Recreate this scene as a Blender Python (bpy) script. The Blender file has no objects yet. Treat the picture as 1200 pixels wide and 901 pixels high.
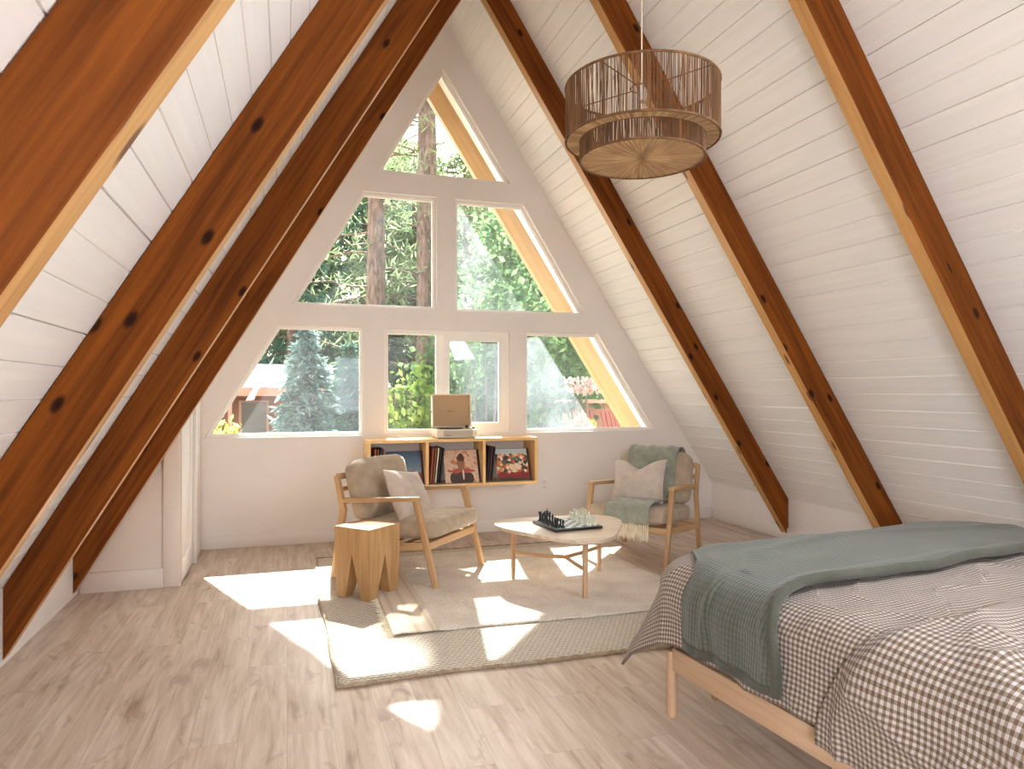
import bpy, bmesh, math, random
from mathutils import Vector, Matrix, geometry, noise
R = random.Random(7)
PI = math.pi
SC = bpy.context.scene
COL = SC.collection

# ------------------------------------------------------------------ helpers
class MB:
    """collects faces with uvs (u = metres along the grain) and links them as one mesh object"""
    def __init__(s):
        s.v = []; s.f = []; s.uv = []
    def face(s, pts, uvs=None):
        i = len(s.v); s.v += [tuple(p) for p in pts]
        s.f.append(tuple(range(i, i + len(pts)))); s.uv.append(uvs or [(p[0], p[1]) for p in pts])
    def box(s, c, size, rot=None, grain=None, taper=1.0):
        """box about c; grain = index of the axis the wood runs along"""
        hx, hy, hz = [a / 2 for a in size]
        if grain is None: grain = max(range(3), key=lambda k: size[k])
        m = rot or Matrix.Identity(3); c = Vector(c); off = R.random() * 5
        L = {}
        for a in (-1, 1):
            for b in (-1, 1):
                for d in (-1, 1):
                    t = taper if d < 0 else 1.0
                    L[a, b, d] = Vector((a * hx * t, b * hy * t, d * hz))
        fs = [[(-1,-1,-1),(-1,1,-1),(1,1,-1),(1,-1,-1)], [(-1,-1,1),(1,-1,1),(1,1,1),(-1,1,1)],
              [(-1,-1,-1),(1,-1,-1),(1,-1,1),(-1,-1,1)], [(1,1,-1),(-1,1,-1),(-1,1,1),(1,1,1)],
              [(-1,1,-1),(-1,-1,-1),(-1,-1,1),(-1,1,1)], [(1,-1,-1),(1,1,-1),(1,1,1),(1,-1,1)]]
        i = len(s.v); keys = list(L)
        s.v += [tuple(m @ L[k] + c) for k in keys]
        for q in fs:
            s.f.append(tuple(i + keys.index(k) for k in q))
            flat = [a for a in range(3) if len({k[a] for k in q}) == 1][0]
            o = [a for a in range(3) if a != flat]
            if grain in o: u, w = grain, [a for a in o if a != grain][0]
            else: u, w = o
            s.uv.append([(L[k][u] + off, L[k][w] + off + flat * .37) for k in q])
        return s
    def bar(s, p0, p1, w, h, up=(0, 0, 1), w1=None, h1=None):
        """straight timber from p0 to p1, w across, h along 'up'"""
        p0 = Vector(p0); p1 = Vector(p1); d = (p1 - p0); ln = d.length; d.normalize()
        up = Vector(up); x = d.cross(up).normalized(); y = x.cross(d).normalized()
        w1 = w if w1 is None else w1; h1 = h if h1 is None else h1
        i = len(s.v); off = R.random() * 5
        for p, a, b in ((p0, w, h), (p1, w1, h1)):
            for sx, sy in ((-1,-1),(1,-1),(1,1),(-1,1)):
                s.v.append(tuple(p + x * (sx * a / 2) + y * (sy * b / 2)))
        for k in range(4):
            j = (k + 1) % 4
            s.f.append((i + k, i + j, i + 4 + j, i + 4 + k))
            ww = (w, h)[k % 2]
            s.uv.append([(off, off + k * .31), (off, off + k * .31 + ww), (off + ln, off + k * .31 + ww), (off + ln, off + k * .31)])
        s.f.append((i + 3, i + 2, i + 1, i)); s.uv.append([(0, 0), (w * .2, 0), (w * .2, h), (0, h)])
        s.f.append((i + 4, i + 5, i + 6, i + 7)); s.uv.append([(0, 0), (w * .2, 0), (w * .2, h), (0, h)])
        return s
    def tube(s, path, r, seg=10, cap=True, closed=False):
        P = [Vector(p) for p in path]; n = len(P)
        rr = r if isinstance(r, (list, tuple)) else [r] * n
        i = len(s.v); acc = 0; off = R.random() * 5; us = []; prev = None
        for k, p in enumerate(P):
            a = P[(k - 1) % n] if (k > 0 or closed) else p
            b = P[(k + 1) % n] if (k < n - 1 or closed) else p
            t = (b - a).normalized()
            if prev is None:
                up = Vector((0, 0, 1)) if abs(t.z) < .9 else Vector((1, 0, 0))
                x = t.cross(up).normalized()
            else:
                x = (prev - t * prev.dot(t)).normalized()
            prev = x; y = t.cross(x)
            if k: acc += (P[k] - P[k - 1]).length
            us.append(acc + off)
            for q in range(seg):
                an = 2 * PI * q / seg
                s.v.append(tuple(p + (x * math.cos(an) + y * math.sin(an)) * rr[k]))
        m = n if closed else n - 1
        for k in range(m):
            k2 = (k + 1) % n
            for q in range(seg):
                q2 = (q + 1) % seg
                s.f.append((i + k * seg + q, i + k * seg + q2, i + k2 * seg + q2, i + k2 * seg + q))
                a, b = 2 * PI * q / seg * rr[k], 2 * PI * (q + 1) / seg * rr[k]
                u0, u1 = us[k], us[k2] if k2 else us[k] + .05
                s.uv.append([(u0, a), (u0, b), (u1, b), (u1, a)])
        if cap and not closed:
            s.f.append(tuple(i + q for q in reversed(range(seg)))); s.uv.append([(0, 0)] * seg)
            s.f.append(tuple(i + (n - 1) * seg + q for q in range(seg))); s.uv.append([(0, 0)] * seg)
        return s
    def lathe(s, prof, seg=20, c=(0, 0, 0)):
        i = len(s.v); n = len(prof)
        for r, z in prof:
            for q in range(seg):
                a = 2 * PI * q / seg
                s.v.append((c[0] + r * math.cos(a), c[1] + r * math.sin(a), c[2] + z))
        for k in range(n - 1):
            for q in range(seg):
                q2 = (q + 1) % seg
                s.f.append((i + k * seg + q, i + k * seg + q2, i + (k + 1) * seg + q2, i + (k + 1) * seg + q))
                s.uv.append([(prof[k][1], q / seg), (prof[k][1], (q + 1) / seg), (prof[k + 1][1], (q + 1) / seg), (prof[k + 1][1], q / seg)])
        s.f.append(tuple(i + q for q in reversed(range(seg)))); s.uv.append([(0, 0)] * seg)
        s.f.append(tuple(i + (n - 1) * seg + q for q in range(seg))); s.uv.append([(0, 0)] * seg)
        return s
    def grid(s, fn, nu, nv, wrap=False, uvfn=None):
        i = len(s.v)
        for a in range(nu + 1):
            for b in range(nv + 1):
                s.v.append(tuple(fn(a / nu, b / nv)))
        for a in range(nu):
            for b in range(nv):
                k = i + a * (nv + 1) + b
                s.f.append((k, k + nv + 1, k + nv + 2, k + 1))
                c = [(a / nu, b / nv), ((a + 1) / nu, b / nv), ((a + 1) / nu, (b + 1) / nv), (a / nu, (b + 1) / nv)]
                s.uv.append([uvfn(*q) for q in c] if uvfn else c)
        return s
    def prism(s, poly, y0, y1, axis='y', gdir=None):
        """polygon in (x,z) extruded from y0 to y1 (or (x,y) along z when axis == 'z'); gdir = grain direction in the polygon's plane"""
        P3 = (lambda p, h: (p[0], h, p[1])) if axis == 'y' else (lambda p, h: (p[0], p[1], h))
        g = Vector(gdir or (1, 0)).normalized(); t = Vector((-g.y, g.x)); n = len(poly); off = R.random() * 7
        pr = lambda p: (Vector(p).dot(g) + off, Vector(p).dot(t) + off)
        i = len(s.v)
        s.v += [P3(p, y0) for p in poly] + [P3(p, y1) for p in poly]
        tri = geometry.tessellate_polygon([[Vector((p[0], p[1], 0)) for p in poly]])
        for h in (0, n):
            for f in tri:
                s.f.append(tuple(i + h + k for k in f)); s.uv.append([(pr(poly[k])[0], pr(poly[k])[1] + (h and 1.7)) for k in f])
        for k in range(n):
            j = (k + 1) % n
            s.f.append((i + k, i + j, i + n + j, i + n + k))
            a, b = pr(poly[k]), pr(poly[j])
            if abs(a[0] - b[0]) >= abs(a[1] - b[1]):
                s.uv.append([(a[0], y0 + 3.1), (b[0], y0 + 3.1), (b[0], y1 + 3.1), (a[0], y1 + 3.1)])
            else:
                s.uv.append([(y0, a[1]), (y0, b[1]), (y1, b[1]), (y1, a[1])])
        return s
    def build(s, name, m, parent=None, smooth=False, bevel=0, seg=2, origin=None, merge=False, angle=35):
        me = bpy.data.meshes.new(name)
        o3 = Vector(origin or (0, 0, 0))
        me.from_pydata([tuple(Vector(p) - o3) for p in s.v], [], s.f)
        ul = me.uv_layers.new(name='UVMap')
        flat = [c for uvs in s.uv for q in uvs for c in q]
        ul.data.foreach_set('uv', flat)
        bm = bmesh.new(); bm.from_mesh(me)
        if merge: bmesh.ops.remove_doubles(bm, verts=bm.verts, dist=1e-5)
        bmesh.ops.recalc_face_normals(bm, faces=bm.faces)
        if bevel:
            es = [e for e in bm.edges if e.is_manifold and e.calc_face_angle(0) > math.radians(angle)]
            bmesh.ops.bevel(bm, geom=es, offset=bevel, segments=seg, affect='EDGES', profile=.5, clamp_overlap=True)
        bm.to_mesh(me); bm.free()
        if smooth or bevel:
            for p in me.polygons: p.use_smooth = True
            try: me.set_sharp_from_angle(angle=math.radians(50 if smooth else 40))
            except Exception: pass
        if m: me.materials.append(m)
        o = bpy.data.objects.new(name, me); COL.objects.link(o)
        if origin: o.location = o3
        if parent: o.parent = parent
        return o

def tag(o, label=None, cat=None, group=None, kind=None):
    if label: o['label'] = label
    if cat: o['category'] = cat
    if group: o['group'] = group
    if kind: o['kind'] = kind
    return o
def empty(name, loc, rz=0, label=None, cat=None, group=None):
    o = bpy.data.objects.new(name, None); COL.objects.link(o)
    o.empty_display_size = .1
    o.location = loc; o.rotation_euler = (0, 0, rz)
    return tag(o, label, cat, group)
def structure(o): o['kind'] = 'structure'; return o
def dup(o, parent=None):
    c = o.copy(); COL.objects.link(c); c.parent = parent
    for ch in list(o.children): dup(ch, c)
    return c
def rotx(a): return Matrix.Rotation(a, 3, 'X')
def roty(a): return Matrix.Rotation(a, 3, 'Y')
def rotz(a): return Matrix.Rotation(a, 3, 'Z')

# ------------------------------------------------------------------ materials
def srgb(r, g, b):
    f = lambda c: (c / 255 / 12.92) if c / 255 <= .04045 else ((c / 255 + .055) / 1.055) ** 2.4
    return (f(r), f(g), f(b), 1)
class NT:
    def __init__(s, name):
        s.m = bpy.data.materials.new(name); s.m.use_nodes = True
        s.t = s.m.node_tree; s.t.nodes.clear()
        s.out = s.t.nodes.new('ShaderNodeOutputMaterial')
    def n(s, kind, **kw):
        x = s.t.nodes.new('ShaderNode' + kind)
        for k, v in kw.items():
            if k[0] == '_': setattr(x, k[1:], v)
            else:
                key = int(k[1:]) if k[0] == 'i' and k[1:].isdigit() else k.replace('__', ' ')
                if isinstance(v, bpy.types.NodeSocket): s.t.links.new(v, x.inputs[key])
                else: x.inputs[key].default_value = v
        return x
    def link(s, a, b): s.t.links.new(a, b)
    def ramp(s, fac, stops, interp='LINEAR'):
        x = s.t.nodes.new('ShaderNodeValToRGB'); cr = x.color_ramp; cr.interpolation = interp
        while len(cr.elements) < len(stops): cr.elements.new(.5)
        for e, (p, c) in zip(cr.elements, stops): e.position = p; e.color = c if len(c) == 4 else (*c, 1)
        s.link(fac, x.inputs[0]); return x.outputs[0]
    def math(s, op, a, b=None, clamp=False):
        kw = {'_operation': op, '_use_clamp': clamp, 'i0': a}
        if b is not None: kw['i1'] = b
        return s.n('Math', **kw).outputs[0]
    def mix(s, fac, a, b, blend='MIX'):
        x = s.n('MixRGB', _blend_type=blend, Fac=fac, Color1=a, Color2=b); return x.outputs[0]
    def bsdf(s, **kw):
        x = s.n('BsdfPrincipled', **kw); s.link(x.outputs[0], s.out.inputs[0]); return x
    def bump(s, h, strength=.3, dist=.01):
        return s.n('Bump', Strength=strength, Distance=dist, Height=h).outputs[0]
    def uv(s, scale=(1, 1, 1), src='UV', rnd=True, rot=(0, 0, 0)):
        v = s.n('TexCoord').outputs[src]
        if rnd:
            r = s.n('ObjectInfo').outputs['Random']
            v = s.n('VectorMath', _operation='ADD', i0=v, i1=s.n('CombineXYZ', X=s.math('MULTIPLY', r, 37.), Y=s.math('MULTIPLY', r, 11.)).outputs[0]).outputs[0]
        return s.n('Mapping', Vector=v, Scale=scale, Rotation=rot).outputs[0]

def plain(name, c, rough=.6, **kw):
    t = NT(name); t.bsdf(**{'Base__Color': c, 'Roughness': rough, **kw}); return t.m
def wood(name, dark, light, knot=None, rough=.5, gl=2.2, gw=45, knots=.0, knot_scale=(1.6, 9), bump=.12, spec=.4):
    t = NT(name)
    n1 = t.n('TexNoise', Vector=t.uv((gl, gw, 1)), Scale=1., Detail=5., Roughness=.6, Distortion=.3).outputs[0]
    n2 = t.n('TexNoise', Vector=t.uv((gl * .4, gw * .16, 1)), Scale=1., Detail=2., Distortion=1.2).outputs[0]
    n = t.math('ADD', t.math('MULTIPLY', n1, .55), t.math('MULTIPLY', n2, .45))
    c = t.ramp(n, [(.34, dark), (.66, light)])
    if knots:
        vo = t.n('TexVoronoi', _voronoi_dimensions='2D', Vector=t.uv((knot_scale[0], knot_scale[1], 1)), Scale=1., Randomness=1.)
        k = t.ramp(vo.outputs['Distance'], [(.0, (1, 1, 1)), (knots * .55, (.9, .9, .9)), (knots, (0, 0, 0))])
        sel = t.math('GREATER_THAN', t.n('SeparateColor', Color=vo.outputs['Color']).outputs[0], .45)
        c = t.mix(t.math('MULTIPLY', t.n('SeparateColor', Color=k).outputs[0], sel), c, knot)
    t.bsdf(**{'Base__Color': c, 'Roughness': rough, 'Specular__IOR__Level': spec, 'Normal': t.bump(n1, bump, .004)})
    return t.m
def fabric(name, c, c2=None, scale=900., rough=.9, var=.5, bump=.35):
    t = NT(name)
    co = t.uv((1, 1, 1), 'Object', rnd=False)
    n = t.n('TexNoise', Vector=co, Scale=scale * .35, Detail=2.).outputs[0]
    big = t.n('TexNoise', Vector=co, Scale=14., Detail=3.).outputs[0]
    c2 = c2 or tuple(x * .78 for x in c[:3]) + (1,)
    col = t.ramp(t.math('ADD', t.math('MULTIPLY', n, var), t.math('MULTIPLY', big, 1 - var)), [(.35, c2), (.62, c)])
    t.bsdf(**{'Base__Color': col, 'Roughness': rough, 'Normal': t.bump(n, bump, .003), 'Sheen__Weight': .15})
    return t.m

M = {}
M['stain'] = wood('stained_fir', srgb(90, 44, 9), srgb(148, 82, 24), srgb(34, 14, 4), rough=.6, spec=.15, gl=1.6, gw=38, knots=.10, knot_scale=(2.4, 5))
M['stain_shaded'] = wood('shaded_stained_fir', srgb(84, 44, 18), srgb(128, 74, 32), srgb(36, 16, 8), rough=.36, gl=1.6, gw=38, knots=.17, knot_scale=(2.3, 7))  # shaded copy of the rafter stain, left unassigned
M['stain_lit'] = wood('lit_fir_edge', srgb(176, 122, 64), srgb(214, 164, 102), srgb(96, 56, 26), rough=.4, gl=1.6, gw=38, knots=.12, knot_scale=(2.1, 7))  # lit copy of the rafter stain: brightness of the inner faces put into the colour
M['raw_fir'] = wood('pale_fir', srgb(148, 114, 72), srgb(176, 142, 98), srgb(170, 112, 60), gl=1.4, gw=26, knots=.12, knot_scale=(1.4, 6))
M['oak'] = wood('oak', srgb(172, 132, 90), srgb(208, 172, 128), rough=.45)
M['oak_stool'] = wood('oak_block', srgb(164, 122, 78), srgb(206, 166, 116), rough=.5, gl=1.6, gw=34)
M['pine'] = wood('pine_shelf', srgb(226, 176, 112), srgb(247, 212, 154), srgb(150, 92, 48), gl=1.8, gw=26, knots=.1, knot_scale=(2, 8))
M['ash'] = wood('table_legs_oak', srgb(178, 138, 102), srgb(212, 176, 140), rough=.45)
M['bedwood'] = wood('bed_beech', srgb(186, 150, 118), srgb(208, 176, 144), rough=.5)
def tabletop():
    t = NT('washed_table_top')
    n1 = t.n('TexNoise', Vector=t.uv((3, 50, 1), 'Object', rnd=False), Scale=1., Detail=4.).outputs[0]
    t.bsdf(**{'Base__Color': t.ramp(n1, [(.3, srgb(198, 176, 154)), (.7, srgb(224, 206, 186))]), 'Roughness': .35}); return t.m
M['tabletop'] = tabletop()
def paint(name, c, rough=.5, amp=.04):
    t = NT(name)
    n = t.n('TexNoise', Vector=t.uv((1, 1, 1), 'Object', rnd=False), Scale=3., Detail=4.).outputs[0]
    t.bsdf(**{'Base__Color': t.ramp(n, [(.3, tuple(x * (1 - amp) for x in c[:3])), (.7, c[:3])]), 'Roughness': rough}); return t.m
M['wall'] = paint('white_wall_paint', srgb(240, 234, 229))
M['trim'] = paint('white_trim_paint', srgb(240, 235, 229), .4)
M['closet'] = paint('warm_white_panel_paint', srgb(232, 222, 212), .45)
M['frame'] = plain('white_vinyl_frame', srgb(244, 240, 233), .35)
def boards(name, c):
    t = NT(name)
    # painted boards: faint grain along the board (object y), knots ghosting through the paint
    co = t.uv((1, 1, 1), 'Object', rnd=False)
    g = t.n('TexNoise', Vector=t.n('Mapping', Vector=co, Scale=(26, 1.2, 26)).outputs[0], Scale=1., Detail=4.).outputs[0]
    vo = t.n('TexVoronoi', Vector=t.n('Mapping', Vector=co, Scale=(3.4, 1.9, 3.4)).outputs[0], Scale=1.)
    k = t.ramp(vo.outputs['Distance'], [(.0, (1, 1, 1)), (.045, (.7, .7, .7)), (.075, (0, 0, 0))])
    sel = t.math('GREATER_THAN', t.n('SeparateColor', Color=vo.outputs['Color']).outputs[1], .62)
    col = t.ramp(g, [(.25, tuple(x * .93 for x in c[:3])), (.7, c[:3])])
    col = t.mix(t.math('MULTIPLY', t.math('MULTIPLY', t.n('SeparateColor', Color=k).outputs[0], sel), .6), col, srgb(120, 104, 88))
    t.bsdf(**{'Base__Color': col, 'Roughness': .5, 'Normal': t.bump(g, .12, .003)}); return t.m
M['boards'] = boards('white_painted_boards', srgb(243, 239, 234))
def floorm():
    t = NT('oak_plank_floor')
    co = t.uv((1, 1, 1), 'Object', rnd=False)
    br = t.n('TexBrick', Vector=t.n('Mapping', Vector=co, Rotation=(0, 0, PI / 2)).outputs[0], Scale=1.,
             **{'Color1': (0, 0, 0, 1), 'Color2': (1, 1, 1, 1), 'Mortar': (.5, .5, .5, 1), 'Mortar__Size': .0012, 'Brick__Width': 1.22, 'Row__Height': .18, 'Bias': 0.})
    br.offset = .37
    rnd = t.n('SeparateColor', Color=br.outputs[0]).outputs[0]
    sh = t.n('VectorMath', _operation='ADD', i0=co, i1=t.n('CombineXYZ', X=t.math('MULTIPLY', rnd, 9.), Y=t.math('MULTIPLY', rnd, 23.)).outputs[0]).outputs[0]
    g1 = t.n('TexNoise', Vector=t.n('Mapping', Vector=sh, Scale=(34, 2., 1)).outputs[0], Scale=1., Detail=6., Roughness=.62, Distortion=.6).outputs[0]
    g2 = t.n('TexNoise', Vector=t.n('Mapping', Vector=sh, Scale=(6.5, .9, 1)).outputs[0], Scale=1., Detail=3., Distortion=1.6).outputs[0]
    n = t.math('ADD', t.math('MULTIPLY', g1, .5), t.math('MULTIPLY', g2, .5))
    c = t.ramp(n, [(.30, srgb(138, 114, 94)), (.41, srgb(182, 161, 142)), (.55, srgb(206, 189, 173)), (.68, srgb(221, 208, 196))])
    c = t.mix(t.math('MULTIPLY', t.math('ABSOLUTE', t.math('SUBTRACT', rnd, .5)), .35), c, srgb(176, 148, 124), 'MIX')
    g3 = t.n('TexNoise', Vector=t.n('Mapping', Vector=sh, Scale=(9, 3.4, 1)).outputs[0], Scale=1., Detail=4., Distortion=1.).outputs[0]
    c = t.mix(t.n('SeparateColor', Color=t.ramp(g3, [(.60, (0, 0, 0)), (.76, (.75, .75, .75))])).outputs[0], c, srgb(132, 104, 82))
    c = t.mix(t.math('MULTIPLY', br.outputs['Fac'], .4), c, srgb(130, 106, 88))
    t.bsdf(**{'Base__Color': c, 'Roughness': .42, 'Specular__IOR__Level': .5, 'Normal': t.bump(g1, .05, .002)}); return t.m
M['floor'] = floorm()
M['taupe'] = fabric('taupe_linen', srgb(184, 166, 143), srgb(160, 141, 117))
M['pillow'] = fabric('pale_linen', srgb(210, 196, 182), srgb(188, 172, 158))
M['greythrow'] = fabric('grey_green_weave', srgb(158, 160, 144), srgb(122, 124, 110), scale=600)
M['cream'] = fabric('cream_yarn', srgb(238, 226, 200))
M['black'] = plain('black_lacquer', srgb(26, 28, 28), .3)
M['mattress'] = fabric('white_cotton', srgb(232, 228, 222))
def gingham():
    t = NT('brown_gingham')
    s = t.n('SeparateXYZ', Vector=t.uv((1 / .0175, 1 / .0175, 1), rnd=False))
    sx = t.math('LESS_THAN', t.math('FRACT', s.outputs[0]), .5); sy = t.math('LESS_THAN', t.math('FRACT', s.outputs[1]), .5)
    q = t.math('MULTIPLY', t.math('ADD', sx, sy), .5)
    w = t.n('TexNoise', Vector=t.uv((700, 700, 1), rnd=False), Scale=1.).outputs[0]
    c = t.ramp(q, [(0, srgb(186, 177, 173)), (.5, srgb(140, 121, 105)), (1, srgb(96, 76, 57))])
    cr = t.n('TexNoise', Vector=t.uv((9, 9, 1), rnd=False), Scale=1., Detail=5., Distortion=1.2).outputs[0]
    t.bsdf(**{'Base__Color': c, 'Roughness': .95, 'Sheen__Weight': .1, 'Normal': t.bump(t.math('ADD', t.math('MULTIPLY', w, .15), t.math('MULTIPLY', cr, 1.9)), .5, .03)}); return t.m
M['gingham'] = gingham()
def knit():
    t = NT('sage_rib_knit')
    s = t.n('SeparateXYZ', Vector=t.uv((1, 1, 1), rnd=False))
    a = t.math('ABSOLUTE', t.math('SINE', t.math('MULTIPLY', s.outputs[1], PI / .016)))
    b = t.math('ABSOLUTE', t.math('SINE', t.math('MULTIPLY', s.outputs[0], PI / .02)))
    h = t.math('ADD', t.math('MULTIPLY', a, .7), t.math('MULTIPLY', b, .3))
    n = t.n('TexNoise', Vector=t.uv((120, 120, 1), rnd=False), Scale=1., Detail=3.).outputs[0]
    c = t.ramp(t.math('ADD', t.math('MULTIPLY', h, .7), t.math('MULTIPLY', n, .3)), [(.2, srgb(52, 54, 46)), (.8, srgb(90, 92, 80))])
    t.bsdf(**{'Base__Color': c, 'Roughness': .95, 'Sheen__Weight': .25, 'Normal': t.bump(h, .6, .006)}); return t.m
M['knit'] = knit()
M['knit_band'] = fabric('sage_band', srgb(78, 77, 64), srgb(60, 59, 48))
def jute():
    t = NT('jute_weave')
    s = t.n('SeparateXYZ', Vector=t.uv((1, 1, 1), 'Object', rnd=False))
    row = t.math('MULTIPLY', s.outputs[1], 1 / .024)
    alt = t.math('MULTIPLY', t.math('FLOOR', row), .5)
    a = t.math('ABSOLUTE', t.math('SINE', t.math('MULTIPLY', row, PI)))
    b = t.math('ABSOLUTE', t.math('SINE', t.math('MULTIPLY', t.math('ADD', t.math('MULTIPLY', s.outputs[0], 1 / .03), alt), PI)))
    h = t.math('MULTIPLY', a, t.math('ADD', t.math('MULTIPLY', b, .6), .4))
    n = t.n('TexNoise', Vector=t.uv((1, 1, 1), 'Object', rnd=False), Scale=60., Detail=4.).outputs[0]
    fl = t.n('TexVoronoi', Vector=t.uv((1, 1, 1), 'Object', rnd=False), Scale=9.).outputs[0]
    c = t.ramp(t.math('ADD', t.math('MULTIPLY', h, .65), t.math('MULTIPLY', n, .35)), [(.12, srgb(140, 124, 106)), (.4, srgb(198, 185, 167)), (.8, srgb(228, 220, 206))])
    c = t.mix(t.ramp(fl, [(.0, (.8, .8, .8)), (.07, (.0, .0, .0))]), c, srgb(110, 86, 60))
    t.bsdf(**{'Base__Color': c, 'Roughness': 1., 'Normal': t.bump(h, .8, .012)}); return t.m
M['jute'] = jute()
M['jute_edge'] = fabric('jute_edge', srgb(172, 152, 126), srgb(128, 108, 84), scale=300)
def woolrug():
    t = NT('cream_wool')
    co = t.uv((1, 1, 1), 'Object', rnd=False)
    n = t.n('TexNoise', Vector=co, Scale=70., Detail=5.).outputs[0]
    b = t.n('TexNoise', Vector=co, Scale=5., Detail=4.).outputs[0]
    c = t.ramp(t.math('ADD', t.math('MULTIPLY', n, .5), t.math('MULTIPLY', b, .5)), [(.3, srgb(194, 178, 158)), (.62, srgb(228, 217, 202))])
    t.bsdf(**{'Base__Color': c, 'Roughness': 1., 'Sheen__Weight': .2, 'Normal': t.bump(n, .9, .012)}); return t.m
M['wool'] = woolrug()
def bandrug():
    t = NT('flat_woven_stripes')
    s = t.n('SeparateXYZ', Vector=t.uv((1, 1, 1), 'Object', rnd=False))
    f = t.math('FRACT', t.math('MULTIPLY', s.outputs[0], 1 / .085))
    c = t.ramp(f, [(0, srgb(222, 206, 184)), (.5, srgb(214, 198, 176)), (.56, srgb(196, 178, 156)), (1, srgb(222, 208, 188))])
    w = t.math('SINE', t.math('MULTIPLY', s.outputs[1], 700.))
    t.bsdf(**{'Base__Color': c, 'Roughness': .95, 'Normal': t.bump(w, .3, .003)}); return t.m
M['band'] = bandrug()
def glassm(name, dust, scale=1.5):
    """clear pane with a film of dust that the sun lights up"""
    t = NT(name)
    tr = t.n('BsdfTransparent', Color=(.96, .98, .97, 1)); gl = t.n('BsdfGlossy', Roughness=.02, Color=(.9, .95, 1, 1))
    m1 = t.n('MixShader', Fac=t.math('MULTIPLY', t.n('Fresnel', IOR=1.45).outputs[0], .6), i1=tr.outputs[0], i2=gl.outputs[0])
    tl = t.n('BsdfTranslucent', Color=(.80, .90, .95, 1))
    n = t.n('TexNoise', Vector=t.uv((1, 1, 1), 'Object', rnd=False), Scale=scale, Detail=5., Roughness=.6).outputs[0]
    f = t.ramp(n, [(.3, (dust * .55,) * 3), (.75, (dust * 1.4,) * 3)])
    m2 = t.n('MixShader', Fac=f, i1=m1.outputs[0], i2=tl.outputs[0])
    t.link(m2.outputs[0], t.out.inputs[0]); return t.m
M['glass'] = glassm('window_glass', .007)
M['glass_dusty'] = glassm('dusty_window_glass', .03, 2.2)
M['glass_screen'] = glassm('screened_glass', .018, 1.2)
def leafm(name, a, b, trans=.35, dim=.55):
    t = NT(name)
    n = t.n('TexNoise', Vector=t.uv((1, 1, 1), 'Object', rnd=False), Scale=1.8, Detail=4.).outputs[0]
    c = t.ramp(n, [(.32, tuple(x * dim for x in a[:3])), (.68, tuple(x * dim for x in b[:3]))])
    d = t.n('BsdfDiffuse', Color=c); tl = t.n('BsdfTranslucent', Color=c)
    g = t.n('MixShader', Fac=trans, i1=d.outputs[0], i2=tl.outputs[0])
    t.link(g.outputs[0], t.out.inputs[0]); return t.m
M['pine_needles'] = leafm('pine_needles', srgb(88, 108, 74), srgb(150, 164, 120), dim=.8)
M['dark_needles'] = leafm('fir_needles', srgb(58, 84, 70), srgb(106, 134, 112), dim=.9)
M['blue_needles'] = leafm('blue_spruce_needles', srgb(100, 128, 124), srgb(160, 184, 176))
M['leaf'] = leafm('green_leaves', srgb(98, 132, 62), srgb(168, 188, 96), .5)
M['leaf_yellow'] = leafm('yellow_leaves', srgb(160, 166, 74), srgb(212, 212, 126), .5)
M['leaf_mid'] = leafm('mid_green_leaves', srgb(74, 112, 70), srgb(136, 164, 112), .45)
M['blossom'] = leafm('pink_blossom', srgb(226, 190, 180), srgb(246, 226, 216), .4)
def bark(name, a, b):
    t = NT(name)
    n = t.n('TexNoise', Vector=t.uv((6, 6, 1.6), 'Object', rnd=False), Scale=2., Detail=6., Distortion=.8).outputs[0]
    t.bsdf(**{'Base__Color': t.ramp(n, [(.35, a), (.65, b)]), 'Roughness': .95, 'Normal': t.bump(n, .8, .05)}); return t.m
M['bark'] = bark('pine_bark', srgb(66, 50, 42), srgb(116, 92, 78))
SUN_E = 38.0; SKY_S = .42; EXPO = 1.22
AREAS = [('rear_fill_lamp', (1.5, -2.64, 1.5), (1.6, 4, 1.6), .9, 1.1, 4, (.86, .93, 1)),  # unseen lamps put in to brighten the room
         ('left_fill_lamp', (-.50, -1.5, 1.68), (-.50 + .857, -1.40, 1.68 - .40), 1.2, 1.1, 108, (.82, .91, 1)),
         ('right_fill_lamp', (2.95, 1.1, 2.42), (2.95 - .8, 1.42, 2.42 - .45), 1.2, 1.1, 44, (.82, .91, 1))]
# ================================================================== the room: an A-frame loft, camera at (0, 0, 1.35)
XA, ZA = 1.386, 4.912                       # ridge
XR, XL, YG, YB = 4.34, -1.335, 6.50, -2.6     # knee walls, gable wall, rear wall
zr = lambda x: 7.04 - 1.535 * x             # right roof slope
zl = lambda x: 2.605 + 1.664 * x            # left roof slope
def slope_profile(side):
    """boards with V-grooves between them, as a closed (x,z) outline"""
    if side > 0: A, B, t, n, pitch, ph = Vector((XA, ZA)), Vector((XR + .02, zr(XR + .02))), Vector((.546, -.838)), Vector((.838, .546)), .1298, .002
    else: A, B, t, n, pitch, ph = Vector((XA, ZA)), Vector((XL - .02, zl(XL - .02))), Vector((-.515, -.857)), Vector((-.857, .515)), .1265, -.611
    s0, s1 = A.dot(t), B.dot(t); L = (B - A).length; d = (B - A).normalized()
    pts = [A]; k = math.ceil((s0 - ph) / pitch)
    while ph + k * pitch < s1 - .02:
        s = (ph + k * pitch - s0) / (s1 - s0) * L
        if s > .02:
            w = R.choice([.002, .003, .004, .0055]); dp = R.choice([.006, .009, .012])
            lip = R.uniform(-.0012, .0012)
            pts += [A + d * (s - w) + n * (.0006 + lip), A + d * s + n * dp, A + d * (s + w) + n * .0006]
        k += 1
    pts += [B, B + n * .16, A + Vector((0, .16 / n.y))]
    return pts
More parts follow.
